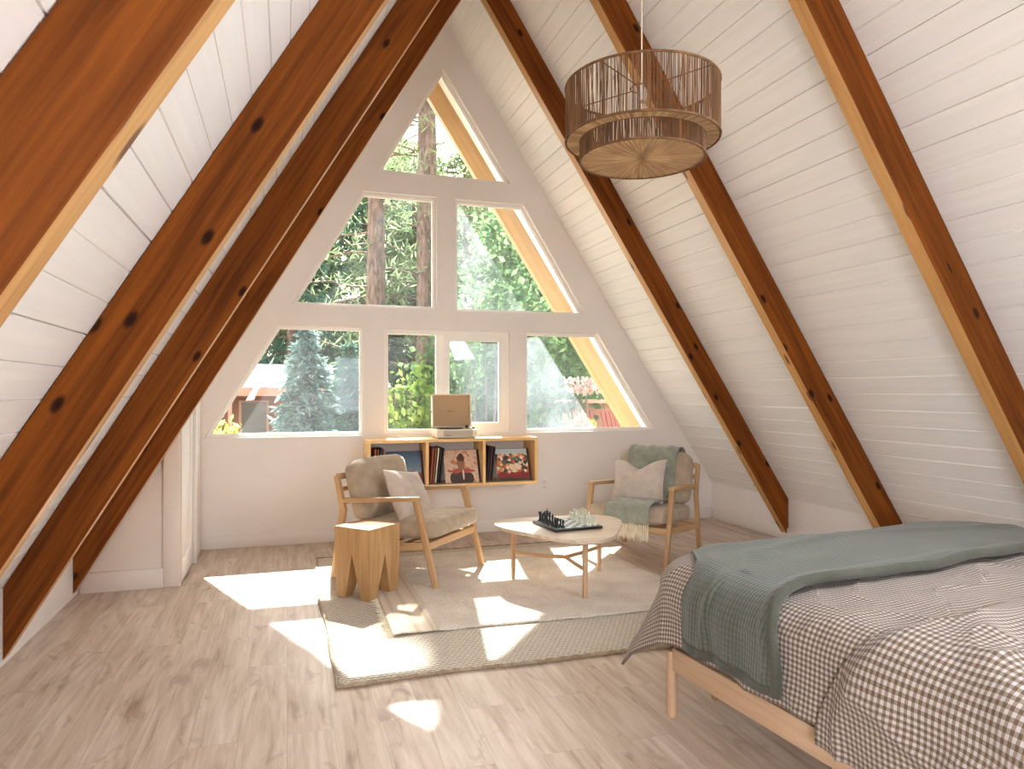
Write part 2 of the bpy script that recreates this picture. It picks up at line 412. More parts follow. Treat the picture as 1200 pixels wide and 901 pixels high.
for side, nm in ((1, 'ceiling_right'), (-1, 'ceiling_left')):
    mb = MB(); mb.prism(slope_profile(side), YB, YG + .12)
    structure(mb.build(nm, M['boards']))
mb = MB(); mb.box((1.5, 2.0, -.1), (6.4, 9.5, .2)); structure(mb.build('floor', M['floor']))
mb = MB(); mb.box((XR + .06, 2.0, .15), (.12, 9.24, .5)); structure(mb.build('wall_right', M['wall']))
mb = MB(); mb.box((XL - .06, 2.0, .16), (.12, 9.24, .5)); structure(mb.build('wall_left', M['wall']))
mb = MB(); mb.box((XR - .009, 2.0, .056), (.018, 8.9, .112)); structure(mb.build('baseboard_right', M['trim'], bevel=.004))
mb = MB(); mb.box((1.83, YG - .009, .056), (5.0, .018, .112)); structure(mb.build('baseboard_back', M['trim'], bevel=.004))

def wall_with_holes(name, poly, holes, y0, y1, m):
    mb = MB(); loops = [poly] + holes
    tri = geometry.tessellate_polygon([[Vector((p[0], p[1], 0)) for p in lp] for lp in loops])
    flat = [p for lp in loops for p in lp]
    for y in (y0, y1):
        for f in tri: mb.face([(flat[k][0], y, flat[k][1]) for k in f])
    for lp in loops:
        for k in range(len(lp)):
            a, b = lp[k], lp[(k + 1) % len(lp)]
            mb.face([(a[0], y0, a[1]), (b[0], y0, b[1]), (b[0], y1, b[1]), (a[0], y1, a[1])])
    return structure(mb.build(name, m, merge=True))
def inset(poly, w):
    n = len(poly); P = [Vector(p) for p in poly]; out = []
    ar = sum(P[i].x * P[(i + 1) % n].y - P[(i + 1) % n].x * P[i].y for i in range(n)); sg = 1 if ar > 0 else -1
    L = []
    for i in range(n):
        d = (P[(i + 1) % n] - P[i]).normalized(); nn = Vector((-d.y, d.x)) * sg
        L.append((P[i] + nn * w, d))
    for i in range(n):
        (a, d), (b, e) = L[i - 1], L[i]
        den = d.x * e.y - d.y * e.x; t = ((b.x - a.x) * e.y - (b.y - a.y) * e.x) / den
        out.append(tuple(a + d * t))
    return out
def ring(mb, outer, w, y0, y1):
    inn = inset(outer, w); n = len(outer)
    for k in range(n):
        j = (k + 1) % n
        o0, o1, i0, i1 = outer[k], outer[j], inn[k], inn[j]
        P = lambda p, y: (p[0], y, p[1])
        mb.face([P(o0, y0), P(o1, y0), P(i1, y0), P(i0, y0)]); mb.face([P(o0, y1), P(o1, y1), P(i1, y1), P(i0, y1)])
        mb.face([P(i0, y0), P(i1, y0), P(i1, y1), P(i0, y1)]); mb.face([P(o0, y0), P(o1, y0), P(o1, y1), P(o0, y1)])
    return inn
W1 = [(.783, 3.381), (2.077, 3.381), (1.400, 4.415)]
W2 = [(.033, 2.124), (1.343, 2.124), (1.343, 3.186), (.660, 3.186)]
W3 = [(1.524, 2.119), (2.872, 2.119), (2.205, 3.184), (1.524, 3.184)]
W4 = [(-.678, .952), (.666, .952), (.666, 1.940), (-.078, 1.940)]
W5 = [(.850, .955), (2.062, .955), (2.062, 1.930), (.850, 1.930)]
W6 = [(2.234, .950), (3.651, .950), (3.005, 1.938), (2.234, 1.938)]
gable = [(XL, 0), (XR, 0), (XR, zr(XR)), (XA, ZA), (XL, zl(XL))]
wall_with_holes('wall_back', gable, [W1, W2, W3, W4, W5, W6], YG, YG + .12, M['wall'])
for k, w in enumerate((W1, W2, W3, W4, W6)):
    mb = MB(); inn = ring(mb, inset(w, .001), .024, YG + .045, YG + .105)
    inn2 = ring(mb, inset(inn, -.001), .008, YG + .062, YG + .095)
    win = structure(mb.build('window_%d' % (k + 1), M['frame'], merge=True))
    mb = MB(); mb.prism(inn, YG + .075, YG + .081)
    structure(mb.build('glass_pane', M['glass_dusty'] if w in (W3, W6) else M['glass'], win))
mb = MB(); inn = ring(mb, inset(W5, .001), .040, YG + .02, YG + .115)
mb.box((1.383, YG + .088, 1.4425), (.065, .045, .9))
win = structure(mb.build('window_6', M['frame'], merge=True))
sash = [(1.412, .990), (2.026, .990), (2.026, 1.895), (1.412, 1.895)]
mb = MB(); sin = ring(mb, sash, .062, YG + .032, YG + .064); structure(mb.build('sliding_sash', M['frame'], win, merge=True))
mb = MB(); mb.prism(sin, YG + .046, YG + .052); structure(mb.build('sash_pane', M['glass_screen'], win))
mb = MB(); mb.prism([(.89, .995), (1.352, .995), (1.352, 1.89), (.89, 1.89)], YG + .084, YG + .090); structure(mb.build('glass_pane', M['glass'], win))

# rear wall of the loft with its own big gable opening (behind the camera)
rear = [(1.0, .9), (2.0, .9), (2.0, 2.1), (1.0, 2.1)]
wall_with_holes('wall_front', gable, [rear], YB - .12, YB, wood('rear_wall_planks', srgb(120, 74, 36), srgb(160, 106, 58)))

# low closet built under the slope between the last left rafter and the gable
YC = 5.322; XC = -.70
mb = MB(); mb.prism([(XL + .001, 0), (XC - .03, 0), (XC - .03, zl(XC - .03) - .01), (XL + .001, zl(XL) - .01)], YC + .02, YC + .05)
mb.box((XC - .02, 6.27, .70), (.04, .44, 1.40))
wc = structure(mb.build('wall_closet', M['closet']))
mb = MB()
mb.prism([(-.812, 0), (XC, 0), (XC, zl(XC) - .01), (-.812, zl(-.812) - .01)], YC, YC + .03)
mb.prism([(XL + .02, 0), (-.812, 0), (-.812, .135), (XL + .02, .135)], YC, YC + .03)
structure(mb.build('panel_frame', M['closet'], wc, bevel=.003))
mb = MB()
mb.box((XC - .012, 5.365, .71), (.024, .07, 1.38)); mb.box((XC - .012, 5.915, .71), (.024, .07, 1.38))
mb.box((XC - .012, 5.64, .095), (.024, .48, .15)); mb.box((XC - .012, 5.64, 1.35), (.024, .48, .1))
mb.box((XC - .020, 5.64, .72), (.012, .50, 1.20))
d1 = structure(mb.build('door_1', M['trim'], bevel=.002))
mb = MB(); mb.box((XC + .004, 6.035, .71), (.036, .075, 1.42)); mb.box((XC - .05, 5.98, .7), (.02, .06, 1.4))
structure(mb.build('trim_1', M['trim'], bevel=.003))

# ------------------------------------------------------------------ rafters
DEP = .185; G = .0015
def lit_edge(o, side):
    """gives the inner face of a rafter the lighter stain, its lit look painted in"""
    o.data.materials.append(M['stain_lit']); n = Vector((-.838, 0, -.546)) if side > 0 else Vector((.857, 0, -.515))
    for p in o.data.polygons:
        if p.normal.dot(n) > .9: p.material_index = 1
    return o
def rafter_poly(side, d0=G, d1=DEP):
    if side > 0:
        f = lambda x, d: zr(x) - d * 1.832
        return [(XA + .0015, f(XA, d0)), (XR - .001, f(XR, d0)), (XR - .001, f(XR, d1)), (XA + .0015, f(XA, d1))], (.546, -.838)
    f = lambda x, d: zl(x) - d * 1.941
    return [(XA - .0015, f(XA, d0)), (XL + .001, f(XL, d0)), (XL + .001, f(XL, d1)), (XA - .0015, f(XA, d1))], (-.515, -.857)
RAF = [
 (-1, 1.335, .090, 'dark stained rafter crossing the upper left corner, nearest on the left slope'),
 (-1, 2.665, .088, 'wide dark rafter on the left slope, second of four counting from the camera'),
 (-1, 4.050, .086, 'brown rafter on the left slope whose foot reaches the floor beside the low white wall'),
 (-1, 5.235, .084, 'amber rafter on the left slope landing on the white panelled closet'),
 (1, 5.285, .085, 'slim amber rafter on the right slope nearest the window wall, behind the armchair'),
 (1, 4.045, .085, 'amber rafter on the right slope passing behind the hanging lamp'),
]
for side, y, w, lab in RAF:
    poly, g = rafter_poly(side); mb = MB(); mb.prism([(p[0], p[1]) for p in poly], y, y + w, gdir=g)
    tag(lit_edge(mb.build('rafter', M['stain'], bevel=.003, seg=1), side), lab, 'rafter', 'stained rafters of the loft')
r3 = empty('rafter', (XR - .02, 2.72, 0), 0, 'doubled amber rafter on the right slope nearest the bed, with a seam along its side', 'rafter', 'stained rafters of the loft')
for d0, d1 in ((G, .098), (.101, DEP)):
    poly, g = rafter_poly(1, d0, d1); mb = MB(); mb.prism([(p[0] - XR + .02, p[1]) for p in poly], -.035, .054, gdir=g)
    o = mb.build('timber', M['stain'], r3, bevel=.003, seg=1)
    if d1 == DEP: lit_edge(o, 1)
# the right slope's first rafter, out of frame but it shades the room
poly, g = rafter_poly(1); mb = MB(); mb.prism(poly, 1.335, 1.42, gdir=g)
tag(lit_edge(mb.build('rafter', M['stain'], bevel=.003, seg=1), 1), 'amber rafter on the right slope above the head of the bed', 'rafter', 'stained rafters of the loft')

# roof overhang and the pale barge rafters outside the glass
def eave(side):
    f, xe, n = (zr, XR + .6, Vector((.838, .546))) if side > 0 else (zl, XL - .6, Vector((-.857, .515)))
    A, B = Vector((XA, ZA)), Vector((xe, f(xe)))
    return [tuple(A), tuple(B), tuple(B + n * .16), (XA, ZA + .16 / n.y)]
for side, nm in ((1, 'roof_right'), (-1, 'roof_left')):
    mb = MB(); mb.prism(eave(side), YG + .121, 7.50); structure(mb.build(nm, M['trim']))
for side, lab in ((1, 'pale timber barge rafter outside, crossing the right panes'), (-1, 'pale timber barge rafter outside along the left roof edge')):
    if side > 0: f = lambda x, d: zr(x) - d * 1.832; xe, g = XR + .6, (.546, -.838)
    else: f = lambda x, d: zl(x) - d * 1.941; xe, g = XL - .6, (-.515, -.857)
    a = XA + .001 * side
    mb = MB(); mb.prism([(a, f(a, .001)), (xe, f(xe, .001)), (xe, f(xe, DEP)), (a, f(a, DEP))], 7.385, 7.475, gdir=g)
    tag(mb.build('barge_rafter', M['raw_fir'], bevel=.003, seg=1), lab, 'rafter', 'barge rafters outside')

# added glowing panels out of view, framed like roof windows around the fill lamps
glow_pane = NT('fill_glow'); em = glow_pane.n('Emission', Color=(.85, .93, 1, 1), Strength=1.5); glow_pane.link(em.outputs[0], glow_pane.out.inputs[0])
for nm, side, cx, cy in (('window_7', -1, -.50, -1.5), ('window_8', 1, 2.95, .82)):  # window_7 and window_8 are frames of the added glow panels, not real windows
    f = zr if side > 0 else zl; t = Vector((.546, 0, -.838)) if side > 0 else Vector((-.515, 0, -.857)); n = Vector((-.838, 0, -.546)) if side > 0 else Vector((.857, 0, -.515))
    m = Matrix((t, Vector((0, 1, 0)), n)).transposed(); c = Vector((cx, cy, f(cx))); L = .64; mb = MB()
    for s in (-1, 1):
        mb.box(c + t * (s * L) + n * .012, (.07, 2 * L + .07, .022), m); mb.box(c + Vector((0, s * L, 0)) + n * .012, (2 * L - .07, .07, .022), m)
    w_ = structure(mb.build(nm, M['trim'])); mb = MB(); mb.box(c + n * .006, (2 * L - .06, 2 * L - .06, .008), m); structure(mb.build('glow_pane', glow_pane.m, w_))

# wall outlet under the record shelf
e = empty('wall_outlet', (2.425, YG - .001, .432), 0, 'small white wall outlet low on the window wall right of the record shelf', 'outlet')
mb = MB(); mb.box((0, -.003, 0), (.072, .006, .115)); mb.build('cover_plate', M['trim'], e, bevel=.002)
sg = plain('socket_grey', srgb(222, 216, 208), .4)
for q in (-1, 1):
    mb = MB(); mb.box((0, -.0075, .026 * q), (.034, .003, .030)); mb.build('socket', sg, e)
# ================================================================== furniture
def rbox(mb, size, r, puff=(0, 0), n=12, rot=None, c=(0, 0, 0), dent=None):
    """soft cushion: rounded box with bulging faces (puff = z bulge, side bulge)"""
    hx, hy, hz = [a / 2 for a in size]; m = rot or Matrix.Identity(3); c = Vector(c)
    def shape(x, y, z):
        q = Vector((x * hx, y * hy, z * hz))
        inner = Vector((max(-hx + r, min(hx - r, q.x)), max(-hy + r, min(hy - r, q.y)), max(-hz + r, min(hz - r, q.z))))
        d = q - inner
        if d.length > 1e-9: q = inner + d.normalized() * min(d.length, r)
        e = (1 - x * x) * (1 - y * y)
        q.z += puff[0] * e * (1 if z > 0 else -.5) * abs(z)
        q.x += puff[1] * (1 - y * y) * (1 - z * z) * x; q.y += puff[1] * (1 - x * x) * (1 - z * z) * y
        q += Vector((0, 0, 1)) * noise.noise(Vector((q.x * 7 + size[0] * 9, q.y * 7, q.z * 7))) * .006
        if dent: q = dent(q)
        return m @ q + c
    for ax in range(3):
        for s in (-1, 1):
            def fn(u, v):
                a, b = math.tan((u * 2 - 1) * PI / 4), math.tan((v * 2 - 1) * PI / 4)
                p = [0, 0, 0]; p[ax] = s; p[(ax + 1) % 3] = a; p[(ax + 2) % 3] = b
                return shape(*p)
            mb.grid(fn, n, n)
    return mb
def pillow(mb, w, h, t, dent=0., sag=0.):
    """scatter cushion lying in its local xz plane, thickness along y; corners stay sharp, edges pull in"""
    def side(s):
        def fn(u, v):
            x, z = u * 2 - 1, v * 2 - 1
            pin = 1 - .10 * (1 - x * x) * abs(z) ** 2; piw = 1 - .08 * (1 - z * z) * abs(x) ** 2
            th = t / 2 * (max(0, 1 - abs(x) ** 2.6) ** .55) * (max(0, 1 - abs(z) ** 2.6) ** .55)
            X, Z = x * w / 2 * piw, z * h / 2 * pin
            if dent and z > -.2: Z -= dent * math.exp(-(x / .38) ** 2) * max(0, (z + .2) / 1.2) ** 1.5
            th *= 1 - .35 * (dent > 0) * math.exp(-(x / .25) ** 2) * max(0, z)
            Z -= sag * x * x * .5
            th += .010 * noise.noise(Vector((x * 2.3, z * 2.3, s * 3.1 + dent * 30))) * (1 - max(abs(x), abs(z)) ** 4)
            return (X, s * th, Z)
        return fn
    for s in (-1, 1): mb.grid(side(s), 26, 26)
    return mb

# ---- armchairs: local x across, y towards the back, floor at z 0, front feet on y 0
def make_chair(W, loc, rz, lab):
    t = empty('armchair', loc, rz, lab, 'armchair', 'oak framed armchairs')
    hw = W / 2 - .0175
    for s in (-1, 1):
        x = s * hw
        mb = MB(); mb.bar((x, 0.010, 0), (x, .172, .603), .034, .034, (0, 1, 0), .034, .048)
        mb.build('leg', M['oak'], t, bevel=.005)
        mb = MB(); mb.bar((x, .868, 0), (x, .775, .50), .034, .032, (0, 1, 0), .034, .050); mb.bar((x, .775, .485), (x, .835, .735), .034, .050, (0, 1, 0), .034, .034)
        mb.build('leg', M['oak'], t, bevel=.005)
        mb = MB(); mb.bar((x, .140, .608), (x, .778, .560), .046, .030, (0, 0, 1), .036, .034)
        mb.build('armrest', M['oak'], t, bevel=.007)
        mb = MB(); mb.bar((x, .085, .292), (x, .815, .225), .028, .050); mb.build('side_rail', M['oak'], t, bevel=.004)
    mb = MB(); mb.bar((-hw, .088, .288), (hw, .088, .288), .030, .050); mb.build('front_rail', M['oak'], t, bevel=.004)
    mb = MB(); mb.bar((-hw, .800, .232), (hw, .800, .232), .026, .045); mb.build('rear_rail', M['oak'], t, bevel=.004)
    mb = MB()
    for k in range(5): mb.bar((-hw + .02, .17 + .14 * k, .283 - .0125 * k), (hw - .02, .17 + .14 * k, .283 - .0125 * k), .05, .012)
    mb.build('seat_slats', M['oak'], t)
    for z in (.725, .635, .545):
        y = .779 + (z - .5) * .24
        mb = MB(); mb.bar((-hw, y, z), (hw, y, z), .016, .046 if z > .7 else .036, (0, .22, 1)); mb.build('back_slat', M['oak'], t, bevel=.004)
    mb = MB(); rbox(mb, (W - .075, .70, .135), .045, (.018, .008), rot=rotx(-.086), c=(0, .375, .373))
    mb.build('seat_cushion', M['taupe'], t, smooth=True, merge=True)
    mb = MB(); rbox(mb, (W - .08, .43, .165), .07, (.03, .014), rot=rotx(PI / 2 - .24), c=(0, .700, .625))
    mb.build('back_cushion', M['taupe'], t, smooth=True, merge=True)
    return t
make_chair(.73, (1.195, 4.883, .013), .841, 'oak armchair with taupe cushions beside the wooden block stool')
make_chair(.71, (2.459, 4.869, .0), -.86, 'oak armchair with taupe cushions draped with a fringed throw')
def chair_pt(loc, rz, p): return Vector(loc) + rotz(rz) @ Vector(p)
# scatter pillows
def place_pillow(w, h, t, loc, rz, p, rx, rl, lab, **kw):
    mb = MB(); pillow(mb, w, h, t, **kw)
    o = mb.build('throw_pillow', M['pillow'], None, smooth=True, merge=True)
    o.location = chair_pt(loc, rz, p)
    o.rotation_euler = (rotz(rz) @ rotx(rx) @ roty(rl)).to_euler()
    tag(o, lab, 'pillow', 'pale linen pillows')
place_pillow(.43, .43, .15, (1.195, 4.883, .013), .841, (-.05, .415, .575), -.50, .16, 'pale linen pillow leaning in the armchair beside the wooden stool', sag=.02)
place_pillow(.46, .39, .14, (2.459, 4.869, 0), -.86, (-.045, .45, .605), -.36, -.04, 'pale linen pillow with a dented top on the fringed throw', dent=.07)

# ---- fringed throw over the second chair's back and seat
def chair_throw(loc, rz):
    t = empty('chair_throw', loc, rz, 'grey green woven throw with cream fringe draped over the armchair', 'throw blanket')
    path = [(.90, .60), (.895, .72), (.880, .79), (.84, .850), (.77, .878), (.70, .872), (.645, .84), (.610, .78), (.586, .70), (.563, .61), (.546, .53), (.52, .485), (.45, .472), (.35, .480), (.22, .487), (.10, .487), (.04, .476), (.008, .44), (.0, .39), (-.002, .345)]
    P = [Vector((0, a, b)) for a, b in path]
    acc = [0]
    for a, b in zip(P, P[1:]): acc.append(acc[-1] + (b - a).length)
    def at(s):
        s *= acc[-1]
        for k in range(len(P) - 1):
            if s <= acc[k + 1] or k == len(P) - 2:
                f = (s - acc[k]) / (acc[k + 1] - acc[k]); return P[k].lerp(P[k + 1], f)
    def xr(s):   # left and right edges along the run: over the back it sits right of middle, on the seat left of middle
        a = max(0, min(1, (s - .30) / .40)); a = a * a * (3 - 2 * a)
        return -.205 * (1 - a) + -.155 * a, .225 * (1 - a) + .215 * a
    def fn(u, v):
        p = at(u).copy(); a, b = xr(u); p.x = a + (b - a) * v
        p.z += .004 * math.sin(v * 17 + u * 4) + .003 * math.sin(v * 31 + 2); p.y -= .005 * math.sin(v * 13 + u * 9) * (1 if u > .85 or u < .2 else .3)
        return p
    mb = MB(); mb.grid(fn, 60, 24)
    o = mb.build('cloth', M['greythrow'], t, smooth=True)
    md = o.modifiers.new('thick', 'SOLIDIFY'); md.thickness = .008; md.offset = 1
    mb = MB(); a, b = xr(1)
    for k in range(22):
        x = a + (b - a) * (k + .5) / 22
        for q in range(3):
            x1 = x + R.uniform(-.012, .012); l = R.uniform(.10, .135)
            mb.tube([(x, -.002, .350), (x + R.uniform(-.004, .004), -.006, .325), (x1, R.uniform(-.012, .004), .345 - l)], [.0042, .0046, .0026], 5)
    mb.build('fringe', M['cream'], t, smooth=True)
chair_throw((2.459, 4.869, 0), -.86)

# ---- wooden block stool with tooth-like legs
def stool():
    c = Vector((.507, 4.702, .013)); t = empty('block_stool', c, PI / 4 - .05, 'chunky oak block stool with wedge legs beside the armchair', 'stool')
    s, h = .30, .46
    # body: square block whose four sides are cut by a tall inverted V, leaving four tapering legs
    mb = MB(); q = s / 2
    for k in range(4):
        m = rotz(k * PI / 2); P = lambda x, y, z: tuple(m @ Vector((x, y, z)))
        zt, g0, z0 = .285, .0, 0
        e = .012                                     # legs taper in a little at the foot
        ft = .070
        off = R.random() * 4
        def F(pts):
            mb.face([P(*p) for p in pts], [(p[2] + off, p[0] + off) for p in pts])
        F([(-q, -q, h), (-q, -q, zt), (0, -q, zt)]); F([(-q, -q, h), (0, -q, zt), (0, -q, h)])
        F([(q, -q, h), (0, -q, h), (0, -q, zt)]); F([(q, -q, h), (0, -q, zt), (q, -q, zt)])
        F([(-q, -q, zt), (-q + e, -q + e, z0), (-q + e + ft, -q + e, z0), (0, -q, zt)])
        F([(q, -q, zt), (0, -q, zt), (q - e - ft, -q + e, z0), (q - e, -q + e, z0)])
        # inner faces of the cut
        F([(0, -q, zt), (-q + e + ft, -q + e, z0), (-q + e + ft, -q + e + ft, z0), (0, 0, zt)])
        F([(0, -q, zt), (0, 0, zt), (q - e - ft, -q + e + ft, z0), (q - e - ft, -q + e, z0)])
        F([(-q + e, -q + e, z0), (-q + e, -q + e + ft, z0), (-q + e + ft, -q + e + ft, z0), (-q + e + ft, -q + e, z0)])
        mb.face([P(-q, -q, h), P(q, -q, h), P(0, 0, h)], [(-q, -q), (q, -q), (0, 0)])
    mb.build('block', M['oak_stool'], t, merge=True)
    # a thin seam line where the four staves meet on top
stool()

# ---- coffee table
def coffee_table():
    c = Vector((1.851, 4.534, .025)); t = empty('coffee_table', c, 0, 'low rounded triangular coffee table with three oak legs', 'coffee table')
    legs = [Vector((1.531 - 1.851, 4.734 - 4.534, 0)), Vector((1.826 - 1.851, 4.140 - 4.534, 0)), Vector((2.197 - 1.851, 4.727 - 4.534, 0))]
    ph = math.atan2(legs[0].y, legs[0].x)
    n = 72; out = []
    for k in range(n):
        a = 2 * PI * k / n; r = .435 + .068 * math.cos(3 * (a - ph)) + .008 * math.cos(6 * (a - ph))
        out.append((r * math.cos(a), r * math.sin(a)))
    mb = MB(); mb.prism([(x * .985, y * .985) for x, y in out], .366, .376, axis='z'); mb.prism(out, .376, .392, axis='z'); mb.build('tabletop', M['tabletop'], t, bevel=.003, seg=1)
    for l in legs:
        mb = MB(); mb.tube([l, l + Vector((0, 0, .366))], [.0155, .0200], 14); mb.build('leg', M['ash'], t, smooth=True)
    mb = MB()
    for l in legs:
        d = l.normalized()
        mb.tube([l + Vector((0, 0, .20)), l * .93 + Vector((0, 0, .178)), l * .5 + Vector((0, 0, .172)), Vector((0, 0, .172))], [.014, .014, .014, .014], 10)
    mb.build('stretcher', M['ash'], t, smooth=True)
coffee_table()

# ---- chess set
CB = Vector((1.852, 4.515, .4185)); CR = .09
def chess():
    t = empty('chess_board', CB, CR, 'black edged chess board with pale marble squares on the coffee table', 'chess board')
    mb = MB(); mb.box((0, 0, .009), (.36, .36, .018)); mb.build('board', M['black'], t, bevel=.002)
    tm = NT('marble_squares')
    s = tm.n('SeparateXYZ', Vector=tm.uv((1 / .04, 1 / .04, 1), 'Object', rnd=False))
    ch = tm.math('MODULO', tm.math('ADD', tm.math('FLOOR', tm.math('ADD', s.outputs[0], 40.)), tm.math('FLOOR', tm.math('ADD', s.outputs[1], 40.))), 2.)
    nz = tm.n('TexNoise', Vector=tm.uv((1, 1, 1), 'Object', rnd=False), Scale=30., Detail=4., Distortion=2.).outputs[0]
    c = tm.mix(tm.math('GREATER_THAN', ch, .5), srgb(226, 230, 234), srgb(96, 108, 122))
    tm.bsdf(**{'Base__Color': tm.mix(tm.math('MULTIPLY', nz, .4), c, srgb(170, 182, 194)), 'Roughness': .2})
    mb = MB(); mb.box((0, 0, .0185), (.32, .32, .001)); mb.build('squares', tm.m, t)
    prof = {
     'pawn': [(.013, 0), (.013, .005), (.010, .009), (.006, .018), (.005, .030), (.008, .033), (.005, .036), (.0085, .042), (.0085, .047), (.005, .052), (.0005, .053)],
     'rook': [(.015, 0), (.015, .006), (.011, .011), (.008, .022), (.0075, .045), (.011, .050), (.011, .062), (.007, .062), (.007, .056), (.0005, .056)],
     'bishop': [(.015, 0), (.015, .006), (.011, .011), (.006, .026), (.0055, .048), (.010, .052), (.006, .055), (.009, .063), (.008, .072), (.003, .080), (.0035, .083), (.0005, .086)],
     'queen': [(.0165, 0), (.0165, .007), (.012, .012), (.007, .030), (.006, .060), (.011, .064), (.007, .068), (.0115, .084), (.008, .086), (.004, .088), (.004, .093), (.0005, .095)],
     'king': [(.0165, 0), (.0165, .007), (.012, .012), (.007, .030), (.0065, .064), (.0115, .068), (.0075, .072), (.0110, .090), (.006, .093), (.0005, .094)],
     'knight': [(.015, 0), (.015, .006), (.011, .011), (.0085, .020), (.0005, .022)],
    }
    dark = plain('black_chessmen', srgb(34, 42, 44), .25); pale = plain('pale_green_chessmen', srgb(224, 226, 206), .3)
    def piece(kind, m):
        mb = MB(); mb.lathe(prof[kind], 14)
        if kind == 'king': mb.box((0, 0, .101), (.003, .003, .016)); mb.box((0, 0, .102), (.010, .003, .003))
        if kind == 'knight':
            sh = [(-.009, .018), (.009, .018), (.006, .034), (.010, .044), (.016, .040), (.018, .046), (.008, .060), (.004, .066), (.001, .061), (-.007, .055), (-.010, .040)]
            mb.prism(sh, -.005, .005)
        if kind == 'rook':
            for k in range(4):
                a = k * PI / 2 + .4; mb.box((.009 * math.cos(a), .009 * math.sin(a), .0645), (.006, .006, .005), rotz(a))
        return mb.build(kind, m, None, smooth=True)
    order = ['rook', 'knight', 'bishop', 'queen', 'king', 'bishop', 'knight', 'rook']
    for m, sgn, col in ((dark, -1, 'black'), (pale, 1, 'pale')):
        proto = {}
        for row, kinds in ((0, order), (1, ['pawn'] * 8)):
            for k, kd in enumerate(kinds):
                if kd not in proto: o = proto[kd] = piece(kd, m)
                else: o = proto[kd].copy(); COL.objects.link(o)
                x = sgn * (.14 - .04 * row) + R.uniform(-.003, .003); y = (k - 3.5) * .04 + R.uniform(-.003, .003)
                o.location = CB + rotz(CR) @ Vector((x, y, .0191)); o.rotation_euler = (0, 0, CR + (0 if sgn < 0 else PI) + R.uniform(-.2, .2))
                where = 'left' if sgn < 0 else 'right'
                if kd in ('king', 'queen'): lab = 'tall %s chess %s in the back rank of the board' % (col, kd)
                else:
                    place = {0: 'at the window end', 1: 'second from the window end', 2: 'third from the window end', 5: 'third from the bed end', 6: 'second from the bed end', 7: 'at the bed end'}.get(k)
                    if kd == 'pawn': lab = '%s chess pawn standing in the row before its larger pieces' % col
                    else: lab = '%s chess %s in the back rank %s' % (col, kd, {7 - q if False else q: v for q, v in ((0, 'at the bed end'), (1, 'second from the bed end'), (2, 'third from the bed end'), (5, 'third from the window end'), (6, 'second from the window end'), (7, 'at the window end'))}[k])
                tag(o, lab, 'chess piece', '%s chess pieces' % col)
chess()

# ---- rugs
def jute_rug():
    t = empty('jute_rug', (.21, 3.27, 0), 0, 'large natural jute rug with braided edge, lying under the cream rug', 'rug')
    w, d = 2.26, 2.56
    wob = lambda a: .010 * math.sin(a * 3.1) + .006 * math.sin(a * 7.7 + 1)
    def fn(u, v):
        x, y = u * w, v * d
        x += (wob(y) * (1 - u)); y += wob(x + 2) * (1 - v)
        return (x, y, .012)
    mb = MB(); mb.grid(fn, 60, 70)
    o = mb.build('woven_mat', M['jute'], t, smooth=True); md = o.modifiers.new('thick', 'SOLIDIFY'); md.thickness = .0115; md.offset = -1
    mb = MB()
    def edge(fa, n):
        pts = []
        for k in range(n + 1):
            p = Vector(fa(k / n)); p.z = .010 + .0025 * math.sin(k * 1.9); pts.append(p)
        mb.tube(pts, .009, 7)
    edge(lambda f: fn(f, 0), 110); edge(lambda f: fn(f, 1), 60); edge(lambda f: fn(0, f), 130); edge(lambda f: fn(1, f), 60)
    mb.build('braided_edge', M['jute_edge'], t, smooth=True)
jute_rug()
def wool_rug():
    x0, y0 = .552, 3.825
    t = empty('wool_rug', (x0, y0, 0), 0, 'cream wool rug with striped flat band and short fringe on the jute rug', 'rug')
    w, d, b = 1.98, 1.80, .255
    zz = lambda x, y: .0145 + .0035 * math.sin(x * 4 + 1) * math.sin(y * 3) + .002 * math.sin(y * 11)
    wv = lambda x: .018 * math.sin(x * 3.0 + .6) - .008
    def fn(u, v):
        x = b + u * (w - b); y = v * d + wv(x) * (1 - v)
        return (x, y, zz(x, y) + .012 + .004 * noise.noise(Vector((x * 26, y * 26, 0))))
    mb = MB(); mb.grid(fn, 130, 130); o = mb.build('pile', M['wool'], t, smooth=True)
    md = o.modifiers.new('thick', 'SOLIDIFY'); md.thickness = .011; md.offset = -1
    def fb(u, v):
        x = u * b; y = v * d + wv(x) * (1 - v); return (x, y, zz(x, y) + .007 + .004 * max(0, math.sin(x * 26)) * (1 - v) ** 8)
    mb = MB(); mb.grid(fb, 14, 60); o = mb.build('flat_band', M['band'], t, smooth=True)
    md = o.modifiers.new('thick', 'SOLIDIFY'); md.thickness = .005; md.offset = -1
    mb = MB()
    for k in range(150):
        y = d * (k + .5) / 150; y1 = y + R.uniform(-.012, .012); l = R.uniform(.028, .05)
        yy = y + wv(0) * (1 - k / 150)
        mb.tube([(.004, yy, zz(0, y) + .006), (-l * .5, (yy + y1) / 2, .0205), (-l, y1, .0195)], [.003, .003, .0016], 4)
    mb.build('fringe', M['cream'], t)
wool_rug()
